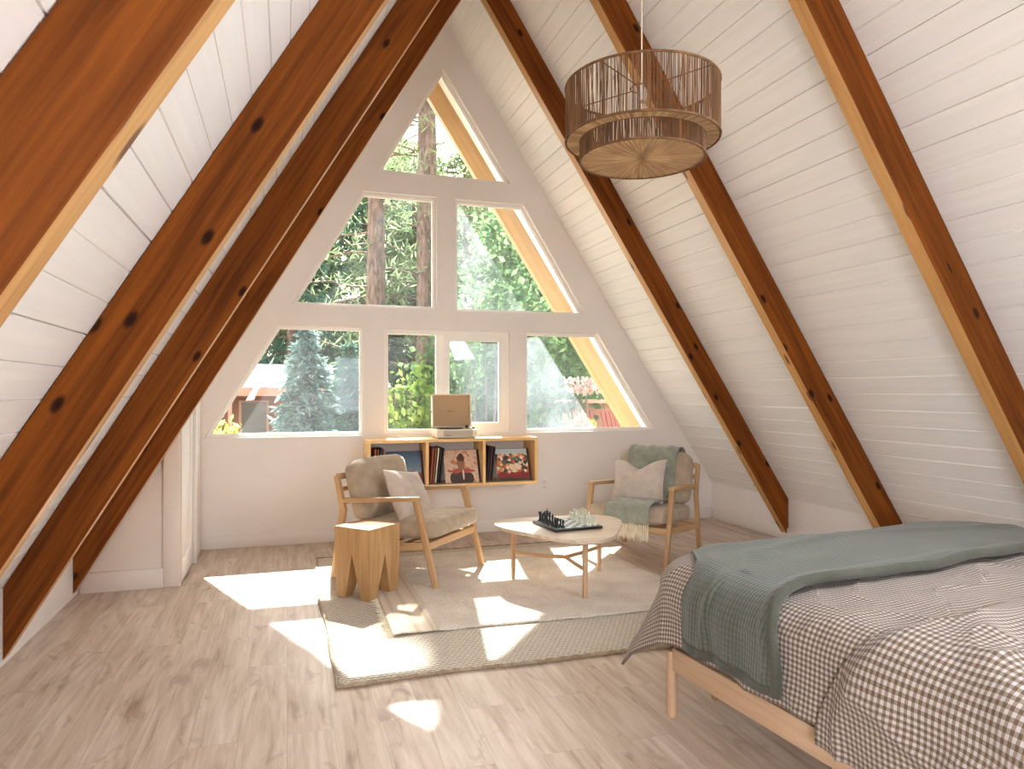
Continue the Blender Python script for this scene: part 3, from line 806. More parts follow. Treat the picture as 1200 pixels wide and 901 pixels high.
# ---- record shelf on the window wall
SX0, SX1, SZ0, SZ1, SY0, SY1 = .665, 2.235, .490, .925, 6.17, YG - .001
def shelf():
    c = Vector(((SX0 + SX1) / 2, SY1, SZ0)); t = empty('record_shelf', c, 0, 'pale pine three bay record shelf fixed under the middle window', 'shelf')
    T = .028; L = SX1 - SX0; D = SY1 - SY0; H = SZ1 - SZ0
    for z, nm in ((H - T / 2, 'top_board'), (T / 2, 'bottom_board')):
        mb = MB(); mb.box((0, -D / 2, z), (L, D, T)); mb.build(nm, M['pine'], t, bevel=.0015, seg=1)
    for x in (-L / 2 + T / 2, L / 2 - T / 2):
        mb = MB(); mb.box((x, -D / 2, H / 2), (T, D, H - 2 * T - .001), grain=2); mb.build('side_board', M['pine'], t, bevel=.0015, seg=1)
    for x in (1.190, 1.717):
        mb = MB(); mb.box((x - c.x, -D / 2, H / 2), (T, D, H - 2 * T - .001), grain=2); mb.build('divider', M['pine'], t, bevel=.0015, seg=1)
shelf()
# ---- record sleeves: some lean back showing their fronts, some stand spine out beside them
def cover_art(kind):
    t = NT('cover_art_' + kind)
    uvn = t.n('TexCoord').outputs['UV']; s = t.n('SeparateXYZ', Vector=uvn); u, v = s.outputs[0], s.outputs[1]
    nz = t.n('TexNoise', Vector=uvn, Scale=6., Detail=4.).outputs[0]
    vj = t.math('ADD', v, t.math('MULTIPLY', t.math('SUBTRACT', nz, .5), .22))
    def blob(cu, cv, ru, rv):
        a = t.math('POWER', t.math('MULTIPLY', t.math('SUBTRACT', u, cu), 1 / ru), 2.); b = t.math('POWER', t.math('MULTIPLY', t.math('SUBTRACT', vj, cv), 1 / rv), 2.)
        return t.math('LESS_THAN', t.math('ADD', a, b), 1.)
    if kind == 'dusk':
        c = t.ramp(vj, [(.0, srgb(120, 34, 30)), (.34, srgb(150, 44, 38)), (.40, srgb(128, 146, 160)), (.62, srgb(92, 122, 148)), (1, srgb(62, 88, 116))])
        c = t.mix(blob(.18, .80, .05, .05), c, srgb(224, 226, 226))
    elif kind == 'room':
        c = t.ramp(t.n('TexNoise', Vector=uvn, Scale=5., Detail=3., Distortion=.8).outputs[0], [(.3, srgb(196, 164, 138)), (.5, srgb(226, 196, 168)), (.66, srgb(190, 120, 96))])
        c = t.mix(blob(.5, .12, .36, .26), c, srgb(66, 46, 42)); c = t.mix(blob(.5, .36, .42, .06), c, srgb(176, 84, 74))
        c = t.mix(blob(.5, .60, .12, .24), c, srgb(150, 106, 76)); c = t.mix(blob(.5, .76, .12, .11), c, srgb(96, 62, 42)); c = t.mix(blob(.55, .26, .025, .16), c, srgb(228, 206, 190))
    else:
        vo = t.n('TexVoronoi', Vector=uvn, Scale=11.); h = t.n('SeparateColor', Color=vo.outputs['Color']).outputs[0]
        c = t.ramp(h, [(0, srgb(60, 64, 58)), (.2, srgb(214, 150, 84)), (.36, srgb(226, 206, 180)), (.52, srgb(92, 104, 92)), (.68, srgb(206, 98, 62)), (.84, srgb(240, 226, 204)), (1, srgb(120, 80, 60))], 'CONSTANT')
        c = t.mix(t.math('GREATER_THAN', vj, .84), c, srgb(188, 206, 210)); c = t.mix(t.math('LESS_THAN', vj, .26), c, srgb(142, 50, 54)); c = t.mix(t.math('LESS_THAN', vj, .09), c, srgb(84, 64, 50))
        c = t.mix(blob(.5, .42, .10, .10), c, srgb(236, 214, 176))
    t.bsdf(**{'Base__Color': c, 'Roughness': .4}); return t.m
def sleeve(m, art=None):
    mb = MB(); mb.box((0, 0, .157), (.314, .0045, .314)); o = mb.build('record_sleeve', m)
    if art:
        mb = MB(); mb.face([(-.156, -.0027, .001), (.156, -.0027, .001), (.156, -.0027, .313), (-.156, -.0027, .313)], [(0, 0), (1, 0), (1, 1), (0, 1)])
        mb.face([(-.156, -.0023, .001), (-.156, -.0023, .313), (.156, -.0023, .313), (.156, -.0023, .001)], [(0, 0), (0, 1), (1, 1), (1, 0)])
        p = mb.build('cover_picture', art, o)
    return o
cols = {n: plain('sleeve_' + n, c, .5) for n, c in (('brown', srgb(134, 82, 56)), ('cream', srgb(226, 206, 172)), ('black', srgb(36, 30, 28)), ('rust', srgb(168, 84, 58)), ('navy', srgb(52, 60, 78)), ('sand', srgb(196, 166, 128)), ('plum', srgb(92, 52, 56)))}
zb = SZ0 + .028
for bay, (x0, xc, art, lab, spines) in enumerate((
    (.700, .995, 'dusk', 'record sleeve with a dusky blue sky over red ground, left bay of the shelf', ['rust', 'brown', 'navy', 'brown']),
    (1.212, 1.522, 'room', 'record sleeve in beige and pink with a dark lower edge, middle bay of the shelf', ['rust', 'brown', 'cream', 'black', 'black']),
    (1.738, 2.015, 'crowd', 'record sleeve crowded with colourful blotches over a red band, right bay of the shelf', ['black', 'plum', 'black']))):
    bn = ('left', 'middle', 'right')[bay]
    for k in range(3):
        o = sleeve(cols[('black', 'plum', 'navy')[(k + bay) % 3]] if k else cols['sand'], cover_art(art) if k == 0 else None)
        o.location = (xc + .012 * k, 6.205 + .009 * k, zb + .002); o.rotation_euler = (-.40 + .012 * k, 0, 0)
        tag(o, lab if k == 0 else '%s record sleeve leaning %s behind the front one, %s bay' % (('', 'second', 'third')[k] and ('dark', 'dark')[k - 1], ('', 'directly', 'last')[k], bn), 'record', 'record sleeves on the shelf')
    for k, cn in enumerate(spines):
        o = sleeve(cols[cn]); w = .0045
        o.scale = (1, 2.4, 1)
        o.location = (x0 + .010 + .0215 * k, 6.335, zb + .0125); o.rotation_euler = (0, .075, PI / 2)
        o.rotation_euler = (rotz(PI / 2) @ rotx(.085 + .008 * k)).to_euler()
        nth = ('nearest the bay wall', 'second from the bay wall', 'third from the bay wall', 'fourth from the bay wall', 'fifth from the bay wall')[k]
        tag(o, '%s record sleeve standing spine out in the %s bay, %s' % (cn if cn != 'sand' else 'sandy', bn, nth), 'record', 'record sleeves on the shelf')

# ---- record player
def record_player():
    c = Vector((1.470, 6.325, SZ1)); t = empty('record_player', c, 0, 'cream portable record player with its lid open on the pine shelf', 'record player')
    cream = plain('cream_vinyl_case', srgb(226, 216, 196), .5); tan = plain('tan_lining', srgb(190, 160, 122), .6); grey = plain('speaker_grille', srgb(186, 176, 160), .6)
    w, d, h = .375, .255, .078
    mb = MB(); mb.box((0, 0, h / 2 + .006), (w, d, h), grain=0)
    mb.build('case', cream, t, bevel=.008)
    for sx in (-1, 1):
        for sy in (-1, 1):
            mb = MB(); mb.lathe([(.010, 0), (.010, .007)], 12, (sx * .16, sy * .10, 0)); mb.build('rubber_foot', M['black'], t)
    mb = MB(); mb.box((.01, -d / 2 - .001, .047), (.27, .004, .050)); mb.build('speaker_grille', grey, t, bevel=.001, seg=1)
    mb = MB(); mb.box((-.085, -d / 2 - .0035, .030), (.040, .002, .007)); mb.build('badge', plain('badge_grey', srgb(120, 110, 98), .4), t)
    mb = MB(); mb.box((0, -.005, h + .0065), (w - .03, d - .03, .003)); mb.build('deck', tan, t)
    mb = MB(); mb.lathe([(.118, 0), (.120, .003), (.120, .008), (.117, .009)], 40, (-.035, -.003, h + .008)); mb.build('platter', M['black'], t, smooth=True)
    mb = MB(); mb.lathe([(.020, 0), (.020, .022), (.014, .026)], 18, (.140, .055, h + .008)); mb.tube([(.140, .055, h + .036), (.136, -.04, h + .036), (.110, -.085, h + .030)], [.0045, .004, .004], 8)
    mb.box((.106, -.092, h + .026), (.016, .030, .012), rotz(-.5)); mb.build('tonearm', M['black'], t)
    for x, y in ((.165, -.095), (.165, -.06)):
        mb = MB(); mb.lathe([(.009, 0), (.009, .012), (.007, .014)], 14, (x, y, h + .008)); mb.build('knob', M['black'], t, smooth=True)
    lid = empty('lid', (0, d / 2 - .004, h + .008)); lid.parent = t; lid.rotation_euler = (-.10, 0, 0)
    H, D, e = .315, .055, .011
    mb = MB(); mb.box((0, 0, H / 2), (w, .006, H), grain=0)
    for s in (-1, 1): mb.box((s * (w / 2 - e / 2), -D / 2, H / 2), (e, D, H), grain=2)
    mb.box((0, -D / 2, H - e / 2), (w, D, e)); mb.box((0, -D / 2, e / 2), (w, D, e))
    mb.build('lid_shell', cream, lid)
    mb = MB(); mb.box((0, -.006, H / 2), (w - 2 * e, .006, H - 2 * e), grain=0); mb.build('lid_lining', tan, lid)
    fc = bpy.data.curves.new('lid_lettering', 'FONT'); fc.body = 'CROSLEY'; fc.size = .017; fc.align_x = 'CENTER'; fc.extrude = .0006
    tmp = bpy.data.objects.new('lettering_curve', fc); COL.objects.link(tmp); bpy.context.view_layer.update()
    me = bpy.data.meshes.new_from_object(tmp.evaluated_get(bpy.context.evaluated_depsgraph_get())); bpy.data.objects.remove(tmp)
    me.name = 'lid_lettering'; me.materials.clear(); me.materials.append(plain('lettering_brown', srgb(70, 52, 38), .5))
    fo = bpy.data.objects.new('lid_lettering', me); COL.objects.link(fo); fo.parent = lid; fo.location = (.0, -.0098, .150); fo.rotation_euler = (PI / 2, 0, 0)
    for s in (-1, 1):
        mb = MB(); mb.box((s * (w / 2 + .003), -D * .6, .150), (.006, .016, .020)); mb.build('latch', plain('latch_steel', srgb(120, 116, 108), .3, Metallic=.8), lid)
record_player()

# ---- woven pendant lamp
def pendant():
    P = Vector((1.390, 2.579, 2.305)); t = empty('pendant_lamp', P, 0, 'two tier woven twine pendant lamp hanging from the ridge', 'pendant lamp')
    tw = NT('brown_twine')
    n = tw.n('TexNoise', Vector=tw.uv((30, 30, 6), 'Object', rnd=False), Scale=1., Detail=3.).outputs[0]
    tw.bsdf(**{'Base__Color': tw.ramp(n, [(.3, srgb(86, 56, 32)), (.7, srgb(130, 92, 56))]), 'Roughness': .9}); tw = tw.m
    disc = NT('radial_twine')
    s = disc.n('SeparateXYZ', Vector=disc.uv((1, 1, 1), 'Object', rnd=False))
    an = disc.math('ARCTAN2', s.outputs[1], s.outputs[0])
    nn = disc.n('TexNoise', Vector=disc.n('CombineXYZ', X=disc.math('MULTIPLY', an, 24.), Y=disc.math('MULTIPLY', disc.math('POWER', disc.math('ADD', disc.math('POWER', s.outputs[0], 2.), disc.math('POWER', s.outputs[1], 2.)), .5), 5.)).outputs[0], Scale=1., Detail=4.).outputs[0]
    disc.bsdf(**{'Base__Color': disc.ramp(nn, [(.3, srgb(140, 104, 68)), (.65, srgb(208, 174, 130))]), 'Roughness': .9, 'Normal': disc.bump(nn, .5, .004)}); disc = disc.m
    wire = plain('dark_wire', srgb(64, 46, 32), .5)
    R1, R2, z0, z1, z2 = .312, .254, 0., .080, .298
    def ringp(r, z, n=56): return [(r * math.cos(2 * PI * k / n), r * math.sin(2 * PI * k / n), z) for k in range(n)]
    def strings(r, za, zb, n, seed):
        rr = random.Random(seed); mb = MB()
        for k in range(n):
            a = 2 * PI * k / n + rr.gauss(0, .006) + .016 * math.sin(k * .37) * math.sin(k * .051)
            b = a + rr.gauss(0, .010)
            if rr.random() < .10: b += rr.gauss(0, .05)
            q = rr.uniform(.0013, .0021)
            mb.tube([(r * math.cos(a), r * math.sin(a), za), (r * math.cos(b), r * math.sin(b), zb)], q, 4, cap=False)
        return mb
    up = strings(R1, z1, z2, 470, 3).build('upper_shade', tw, t, smooth=True)
    lo = strings(R2, z0, z1 + .004, 390, 5).build('lower_shade', tw, t, smooth=True)
    mb = MB()
    def ann(u, v):
        a = 2 * PI * u; r = R2 + (R1 - R2) * v; return (r * math.cos(a), r * math.sin(a), z1 + .002 + .0015 * math.sin(a * 230))
    mb.grid(ann, 230, 3); o = mb.build('shade_underside', disc, t); md = o.modifiers.new('th', 'SOLIDIFY'); md.thickness = .004
    mb = MB()
    def dd(u, v):
        a = 2 * PI * u; r = .006 + (R2 - .006) * v; return (r * math.cos(a), r * math.sin(a), -.001 + .006 * (1 - v) ** 2 + .0012 * math.sin(a * 90))
    mb.grid(dd, 270, 8); o = mb.build('bottom_disc', disc, t, smooth=True); md = o.modifiers.new('th', 'SOLIDIFY'); md.thickness = .004
    mb = MB()
    for r, z, q in ((R1, z2, .005), (R1, z1, .0055), (R2, z0, .005), (R2, z1, .004)): mb.tube(ringp(r, z), q, 8, closed=True)
    mb.build('rim', tw, t, smooth=True)
    mb = MB(); mb.tube(ringp(.046, z2 - .004, 20), .0022, 6, closed=True)
    for k in range(4):
        a = k * PI / 2 + .55; mb.tube([(.046 * math.cos(a), .046 * math.sin(a), z2 - .004), (R1 * math.cos(a), R1 * math.sin(a), z2)], .0022, 6)
        mb.tube([(R1 * .99 * math.cos(a), R1 * .99 * math.sin(a), z2), (R1 * .99 * math.cos(a), R1 * .99 * math.sin(a), z1), (R2 * math.cos(a), R2 * math.sin(a), z1), (R2 * math.cos(a), R2 * math.sin(a), z0)], .0025, 6)
    mb.build('wire_frame', wire, t)
    mb = MB(); mb.lathe([(.018, 0), (.020, .01), (.020, .05), (.008, .065)], 16, (0, 0, z2 - .06)); mb.build('bulb_socket', plain('socket_white', srgb(226, 218, 206), .4), t, smooth=True)
    mb = MB(); mb.tube([(0, 0, z2), (0, 0, ZA - .12 - P.z)], .0035, 8); mb.build('cord', plain('cloth_cord', srgb(214, 196, 170), .8), t)
    mb = MB(); mb.lathe([(.055, -.0), (.055, .02), (.01, .03)], 24, (0, 0, ZA - .13 - P.z)); mb.build('canopy', M['trim'], t, smooth=True)
pendant()

# ================================================================== bed: local x across the bed, y towards its foot, turned slightly in the room
BL, BR_ = Vector((1.526, 2.57, 0)), .088
def bed():
    t = empty('platform_bed', BL, BR_, 'pale beech platform bed frame under the gingham duvet', 'bed')
    for p in ((0, 0), (1.97, 0), (0, -2.0), (1.97, -2.0)):
        mb = MB(); mb.tube([(p[0], p[1], 0), (p[0], p[1], .275)], .021, 18); mb.build('leg', M['bedwood'], t, bevel=.002, seg=1)
    mb = MB(); mb.bar((.27, .06, 0), (.22, .03, .22), .022, .022, (0, 1, 0), .034, .034); mb.build('support_leg', M['oak'], t, bevel=.003)
    for a, b in (((0, -.02), (0, -1.98)), ((1.97, -.02), (1.97, -1.98)), ((.02, 0), (1.95, 0)), ((.02, -2.0), (1.95, -2.0))):
        mb = MB(); mb.bar((a[0], a[1], .245), (b[0], b[1], .245), .026, .095); mb.build('rail', M['bedwood'], t, bevel=.004)
    mb = MB()
    for k in range(12): mb.box((.985, -.1 - .16 * k, .285), (1.95, .08, .012))
    mb.build('slats', M['bedwood'], t)
bed()
mb = MB(); rbox(mb, (1.93, 2.03, .27), .06, (.0, .0), n=8, c=(0, 0, 0))
o = mb.build('mattress', M['mattress'], None, smooth=True, merge=True); o.location = BL + rotz(BR_) @ Vector((.985, -.96, .432)); o.rotation_euler = (0, 0, BR_)
tag(o, 'white mattress hidden under the gingham duvet on the bed', 'mattress')

ZT, RD, AX0, AX1, BY = .642, .13, .075, 1.900, .075      # cloth height, edge radius, where the flat top starts (x both sides, y at the foot)
RC = .17
def cloth(a, b, off=0.0):
    """point of the duvet: a metres in from the left edge of the flat top, b metres in from the foot edge (negative = hanging)"""
    W = AX1 - AX0
    # the foot corners of the top are rounded in plan (radius RC): the cloth falls over them as a cone
    aa = a if a < W / 2 else W - a; sx = -1 if a < W / 2 else 1
    if aa < RC and b < RC:
        da, db = RC - aa, RC - b; h = math.hypot(da, db); over = max(0, h - RC)
        ea, eb = over * da / h, over * db / h; k = min(h, RC) / h
        x = RC - da * k; x = AX0 + (x if sx < 0 else W - x); y = BY - RC + db * k
    else:
        ea = max(0, -aa); eb = max(0, -b)
        x = AX0 + min(max(a, 0), W); y = BY - max(b, 0)
    puff = .018 * math.sin(min(max(a, 0), W) / W * PI) ** .6 * min(1, max(0, b + .1) * 2)
    wr = .010 * noise.noise(Vector((a * 2.2, b * 2.2, 3.3))) + .006 * noise.noise(Vector((a * 5 + 9, b * 3.4, 1.1)))
    z = ZT + puff + wr + off
    d = math.hypot(ea, eb)
    if d > 1e-6:
        ux, uy = sx * ea / d, eb / d
        r = RD + off; arc = RD * PI / 2
        s2 = (2 * ea * eb / (d * d)) ** 2
        if d < arc: o_, dr = r * math.sin(d / RD), r * (1 - math.cos(d / RD))
        else:
            fl = .02 + .40 * s2
            k = d - arc; o_ = r + fl * k + (.014 * math.sin((b if ea > eb else a) * 9.5 + 1.0) + .010 * math.sin((b if ea > eb else a) * 23)) * min(1, k * 5) * (1 - s2)
            dr = r + k * math.sqrt(max(.2, 1 - fl * fl))
        x += ux * o_; y += uy * o_; z = ZT + puff * max(0, 1 - d * 4) + wr * max(0, 1 - d * 3) + off - dr
    return Vector((x, y, z))
def cloth_obj(name, m, a0, a1, b0, b1, na, nb, off, thick, parent=None, warp=None, edge=0.):
    def q(u, v):
        a, b = a0 + (a1 - a0) * u, b0 + (b1 - b0) * v
        if warp: a, b = warp(a, b, u, v)
        return a, b
    def fn(u, v):
        a, b = q(u, v); of = off(a, b, u, v) if callable(off) else off
        return cloth(a, b, of)
    mb = MB(); mb.grid(fn, na, nb, uvfn=q)
    o = mb.build(name, m, parent, smooth=True)
    if thick: md = o.modifiers.new('thick', 'SOLIDIFY'); md.thickness = thick; md.offset = -1
    return o
def put(o): o.location = BL; o.rotation_euler = (0, 0, BR_); return o
sm = lambda x: (lambda t: t * t * (3 - 2 * t))(min(1, max(0, x)))
duv = empty('duvet', BL, BR_, 'brown and white gingham duvet spread over the bed, corner hanging at the foot', 'duvet')
cloth_obj('cover', M['gingham'], -.385, 2.2, -.375, 2.0, 170, 170, lambda a, b, u, v: .016 * noise.noise(Vector((a * 3, b * 3, 7.7))) + .010 * (1 - abs(noise.noise(Vector((a * 4.1 + b * 2, b * 5.3 - a, 4.4))))) ** 6, .012, duv)
# the turned-back layer nearest the camera, its edge standing a little proud
def flap_off(a, b, u, v):
    e = v * 1.15
    return .018 + .030 * sm(e / .10) * (1 - .3 * sm((e - .1) / .3)) + .024 * noise.noise(Vector((a * 3.2, b * 3.2, 2.2))) * sm(e / .1) + .020 * (1 - abs(noise.noise(Vector((a * 3.3 + b * 1.5, b * 4.3 - a * 1.2, 8.1))))) ** 7 * sm(e / .12) + .016 * math.exp(-((a * .6 + b - 1.35 + .05 * math.sin(a * 7)) / .06) ** 2)
cloth_obj('turned_back_layer', M['gingham'], -.43, 2.2, 1.06, 2.04, 150, 110, flap_off, .02, duv, warp=lambda a, b, u, v: (a, b + (1 - v) * (-.13 * sm(-a / .42) + 0.025 * math.sin(a * 5))))

throw = empty('bed_throw', BL, BR_, 'sage ribbed throw blanket laid across the foot of the bed, hanging over its side', 'throw blanket')
def tw(a, b, u, v):
    far = .235 - .47 * sm((a + .12) / .42); near = .635 + .02 * math.sin(a * 3) + .01 * sm(a / 1.2) + .14 * sm((.10 - a) / .40)
    aa = a + (1 - u) ** 30 * (.03 * v ** 2 + .01 * (1 - v))
    return aa, far + (near - far) * v
def tw_off(a, b, u, v):
    h = .013 + .017 * sm(v / .2) + .014 * sm((v - .86) / .08)
    h += .008 * noise.noise(Vector((a * 3, b * 6, 5.5)))
    if a < 0: h += .022 * math.exp(-((v - .36 + .10 * sm(-a * 3)) / .05) ** 2) * sm(-a * 8) + .012 * math.sin(v * 16) * sm(-a * 3)
    else: h += .010 * math.exp(-((v - .55 + .2 * math.sin(a * 1.7)) / .05) ** 2)
    return h
cloth_obj('ribbed_cloth', M['knit'], -.375, 2.24, 0, 1, 190, 90, tw_off, .014, throw, warp=tw)
mb = MB()
pts = []
for k in range(90):
    u = k / 89; a = -.375 + (2.24 + .375) * u; aa, b = tw(a, 0, u, 1.0); pts.append(cloth(aa, b + .004, tw_off(a, b, u, 1.0) - .004))
mb.tube(pts, .019, 10); mb.build('rolled_edge', M['knit_band'], throw, smooth=True)
mb = MB()
def hem(u, v):
    uu = u * .016; a = -.375 + 2.615 * uu; aa, b = tw(a, 0, uu, v); return cloth(aa, b, tw_off(a, b, uu, v) + .003)
mb.grid(hem, 3, 60); o = mb.build('hem_band', M['knit_band'], throw, smooth=True); md = o.modifiers.new('thick', 'SOLIDIFY'); md.thickness = .004
# ================================================================== outside
GZ = -2.7
mb = MB(); mb.box((5, 30, GZ - .1), (90, 60, .2)); structure(mb.build('ground', paint('dry_forest_floor', srgb(150, 132, 104), .9, .3)))
RN = random.Random(21)
def leaves(mb, p, size, aspect=.5, droop=None):
    if droop is None:
        d = Vector((RN.gauss(0, 1), RN.gauss(0, 1), RN.gauss(0, 1))).normalized()
    else: d = (Vector(droop) + Vector((RN.gauss(0, .45), RN.gauss(0, .45), RN.gauss(0, .45)))).normalized()
    e = d.cross(Vector((RN.gauss(0, 1), RN.gauss(0, 1), RN.gauss(0, 1)))).normalized()
    s = size * RN.uniform(.6, 1.3); p = Vector(p); a = d * s / 2; b = e * s * aspect / 2
    mb.v += [tuple(p - a), tuple(p + b), tuple(p + a), tuple(p - b)]
    i = len(mb.v) - 4; mb.f.append((i, i + 1, i + 2, i + 3)); mb.uv.append([(0, 0), (1, 0), (1, 1), (0, 1)])
def crown(mb, name, m, parent):
    me = bpy.data.meshes.new(name); me.from_pydata(mb.v, [], mb.f); me.materials.append(m)
    o = bpy.data.objects.new(name, me); COL.objects.link(o); o.parent = parent; return o
def spruce(x, y, H, rad, m, n, label, group, size=.22, zlow=.3):
    t = empty('spruce_tree', (x, y, GZ), 0, label, 'tree', group)
    mb = MB(); mb.tube([(0, 0, 0), (0, 0, H)], [.14, .02], 8); mb.build('trunk', M['bark'], t, smooth=True)
    mb = MB(); layers = int(H / .34); k = 0
    for l in range(layers):
        h = zlow + (1 - zlow) * (l + .5) / layers
        br = rad * (1 - h) ** .85 + .05; nb = 7 + int(9 * (1 - h)); cnt = max(3, int(n / layers / nb * (1.5 - h)))
        for q in range(nb):
            a = 2 * PI * (q + RN.random()) / nb; L = br * RN.uniform(.75, 1.15)
            for w in range(cnt):
                f = RN.random() ** .6; r = L * f
                p = (r * math.cos(a) + RN.gauss(0, .05), r * math.sin(a) + RN.gauss(0, .05), h * H - .32 * r * f + RN.gauss(0, .05) + .06 * f)
                leaves(mb, p, size, .3, (math.cos(a), math.sin(a), -.25))
    crown(mb, 'foliage', m, t); return t
def pine(x, y, H, tr, z0, nb, label, group, m=None, blen=2.2, tuft=26, size=.30, lean=0):
    t = empty('pine_tree', (x, y, GZ), 0, label, 'tree', group)
    mb = MB(); mb.tube([(0, 0, 0), (lean * .3, 0, H * .4), (lean, .1, H)], [tr * 1.15, tr, tr * .45], 14); mb.build('trunk', M['bark'], t, smooth=True)
    br = MB(); mb = MB()
    for k in range(nb):
        h = z0 + (H - z0) * (k + RN.random()) / nb; a = RN.uniform(0, 2 * PI); L = blen * RN.uniform(.5, 1.1) * (1.15 - .55 * (h - z0) / (H - z0))
        dx, dy = math.cos(a), math.sin(a); bend = RN.uniform(-.35, .15); xc = lean * h / H
        P = [Vector((xc + dx * L * f, dy * L * f, h + bend * L * f * f + .1 * math.sin(f * 5 + k))) for f in (0, .33, .66, 1)]
        br.tube(P, [.035, .028, .02, .008], 5)
        for w in range(int(tuft * 1.7)):
            f = RN.uniform(.25, 1.05); p = P[0].lerp(P[3], f); sp = .10 + .22 * f
            leaves(mb, p + Vector((RN.gauss(0, sp), RN.gauss(0, sp), RN.gauss(0, sp * .6))), size * .95, .14)
    br.build('branches', M['bark'], t, smooth=True); crown(mb, 'foliage', m or M['pine_needles'], t); return t
def shrub(x, y, z0, z1, rad, m, n, label, group, size=.12, name='shrub', stems=5):
    t = empty(name, (x, y, GZ), 0, label, 'shrub' if name == 'shrub' else 'tree', group)
    mb = MB()
    for k in range(stems):
        a = 2 * PI * k / stems; mb.tube([(.08 * math.cos(a), .08 * math.sin(a), 0), (rad * .35 * math.cos(a), rad * .35 * math.sin(a), z1 - GZ - .4)], [.05, .012], 6)
    mb.build('stems', M['bark'], t, smooth=True)
    mb = MB(); hz = (z1 - z0) / 2; zc = (z1 + z0) / 2 - GZ
    cl = [(RN.uniform(-1, 1), RN.uniform(-1, 1), RN.uniform(-1, 1)) for _ in range(34)]
    for k in range(n):
        c = Vector(cl[k % 34]); c = c.normalized() * (abs(c.length) ** .4) * .82 if c.length > 1e-3 else c
        p = Vector((c.x + RN.gauss(0, .17), c.y + RN.gauss(0, .17), c.z + RN.gauss(0, .17)))
        leaves(mb, (p.x * rad, p.y * rad, zc + p.z * hz), size, .55)
    crown(mb, 'foliage', m, t); return t
spruce(.36, 14.0, 5.25, 1.55, M['blue_needles'], 9000, 'blue green spruce in front of the neighbouring cabin', None, .20, .36)
spruce(1.34, 15.9, 5.1, 1.75, M['dark_needles'], 9500, 'dark bushy fir right of the blue spruce', None, .22, .3)
pine(2.06, 17.2, 11.8, .27, 4.4, 34, 'pine with thick reddish trunk seen through the left panes', None, blen=2.4, tuft=24)
pine(2.95, 15.6, 7.6, .20, 5.2, 5, 'bare pine trunk behind the middle window beside the sunlit shrub', None, blen=1.0, tuft=12)
pine(3.95, 20.5, 23.6, .30, 5.4, 70, 'tall grey pine seen through the topmost pane', None, blen=2.2, tuft=34, size=.36)
shrub(1.86, 11.6, -.6, 1.75, .62, M['leaf'], 2600, 'sunlit light green shrub outside the middle window', None, .14)
shrub(-1.05, 11.2, -.4, 1.02, .48, M['leaf_yellow'], 1200, 'yellow leaved shrub at the lower left window corner', None, .12)
shrub(3.75, 13.4, -.8, 3.5, 1.35, M['leaf_mid'], 7000, 'dark green bush behind the sliding sash', None, .17)
shrub(5.25, 16.0, -1.0, 5.6, 1.9, M['leaf_mid'], 11000, 'broad leafy tree outside the right panes', None, .2, 'leafy_tree')
shrub(7.05, 18.0, -1.0, 4.4, 1.6, M['leaf_mid'], 6000, 'leafy tree at the right behind the reddish wall', None, .2, 'leafy_tree')
shrub(5.30, 12.2, 1.28, 1.62, .34, M['blossom'], 260, 'pale pink flowering shrub outside the lower right window', None, .10)
shrub(4.55, 10.6, -.4, 1.02, .36, M['leaf_yellow'], 500, 'low yellow green shrub at the foot of the lower right window', None, .12)
shrub(6.1, 11.6, -.6, .74, .40, M['leaf'], 600, 'low green shrub before the deck chairs', None, .12)
bg = [(-3.6, 27, 13.2), (-1.6, 29, 14), (.2, 26, 13), (1.2, 31, 14.5), (2.9, 28, 13.5), (4.6, 26, 13), (6.0, 30, 14.5), (7.6, 25, 12.5), (9.3, 28, 13.5), (11.2, 25, 12), (12.6, 29, 13.5), (5.6, 22, 11.4), (8.2, 21.5, 10.6), (3.3, 25.5, 11.8), (-.4, 33, 15), (2.0, 34, 15), (3.8, 33, 15), (5.2, 35, 15.5), (6.9, 34, 15), (8.6, 33, 14.5), (10.4, 34, 15), (14.0, 33, 14.5), (-2.8, 34, 15)]
src = []
for k, (x, y, H) in enumerate(bg):
    lab, grp = 'tall pine standing in the woods beyond the cabin', 'pines of the woods'
    if k < 4: src.append(pine(x, y, H, RN.uniform(.2, .3), 2.6, 52, lab, grp, M['pine_needles'] if k % 2 else M['dark_needles'], 2.7, 80, .46))
    else:
        c = dup(src[k % 4]); c.location = (x, y, GZ); c.rotation_euler = (0, 0, RN.uniform(0, 6)); s = H / 13.6; c.scale = (s, s, s)
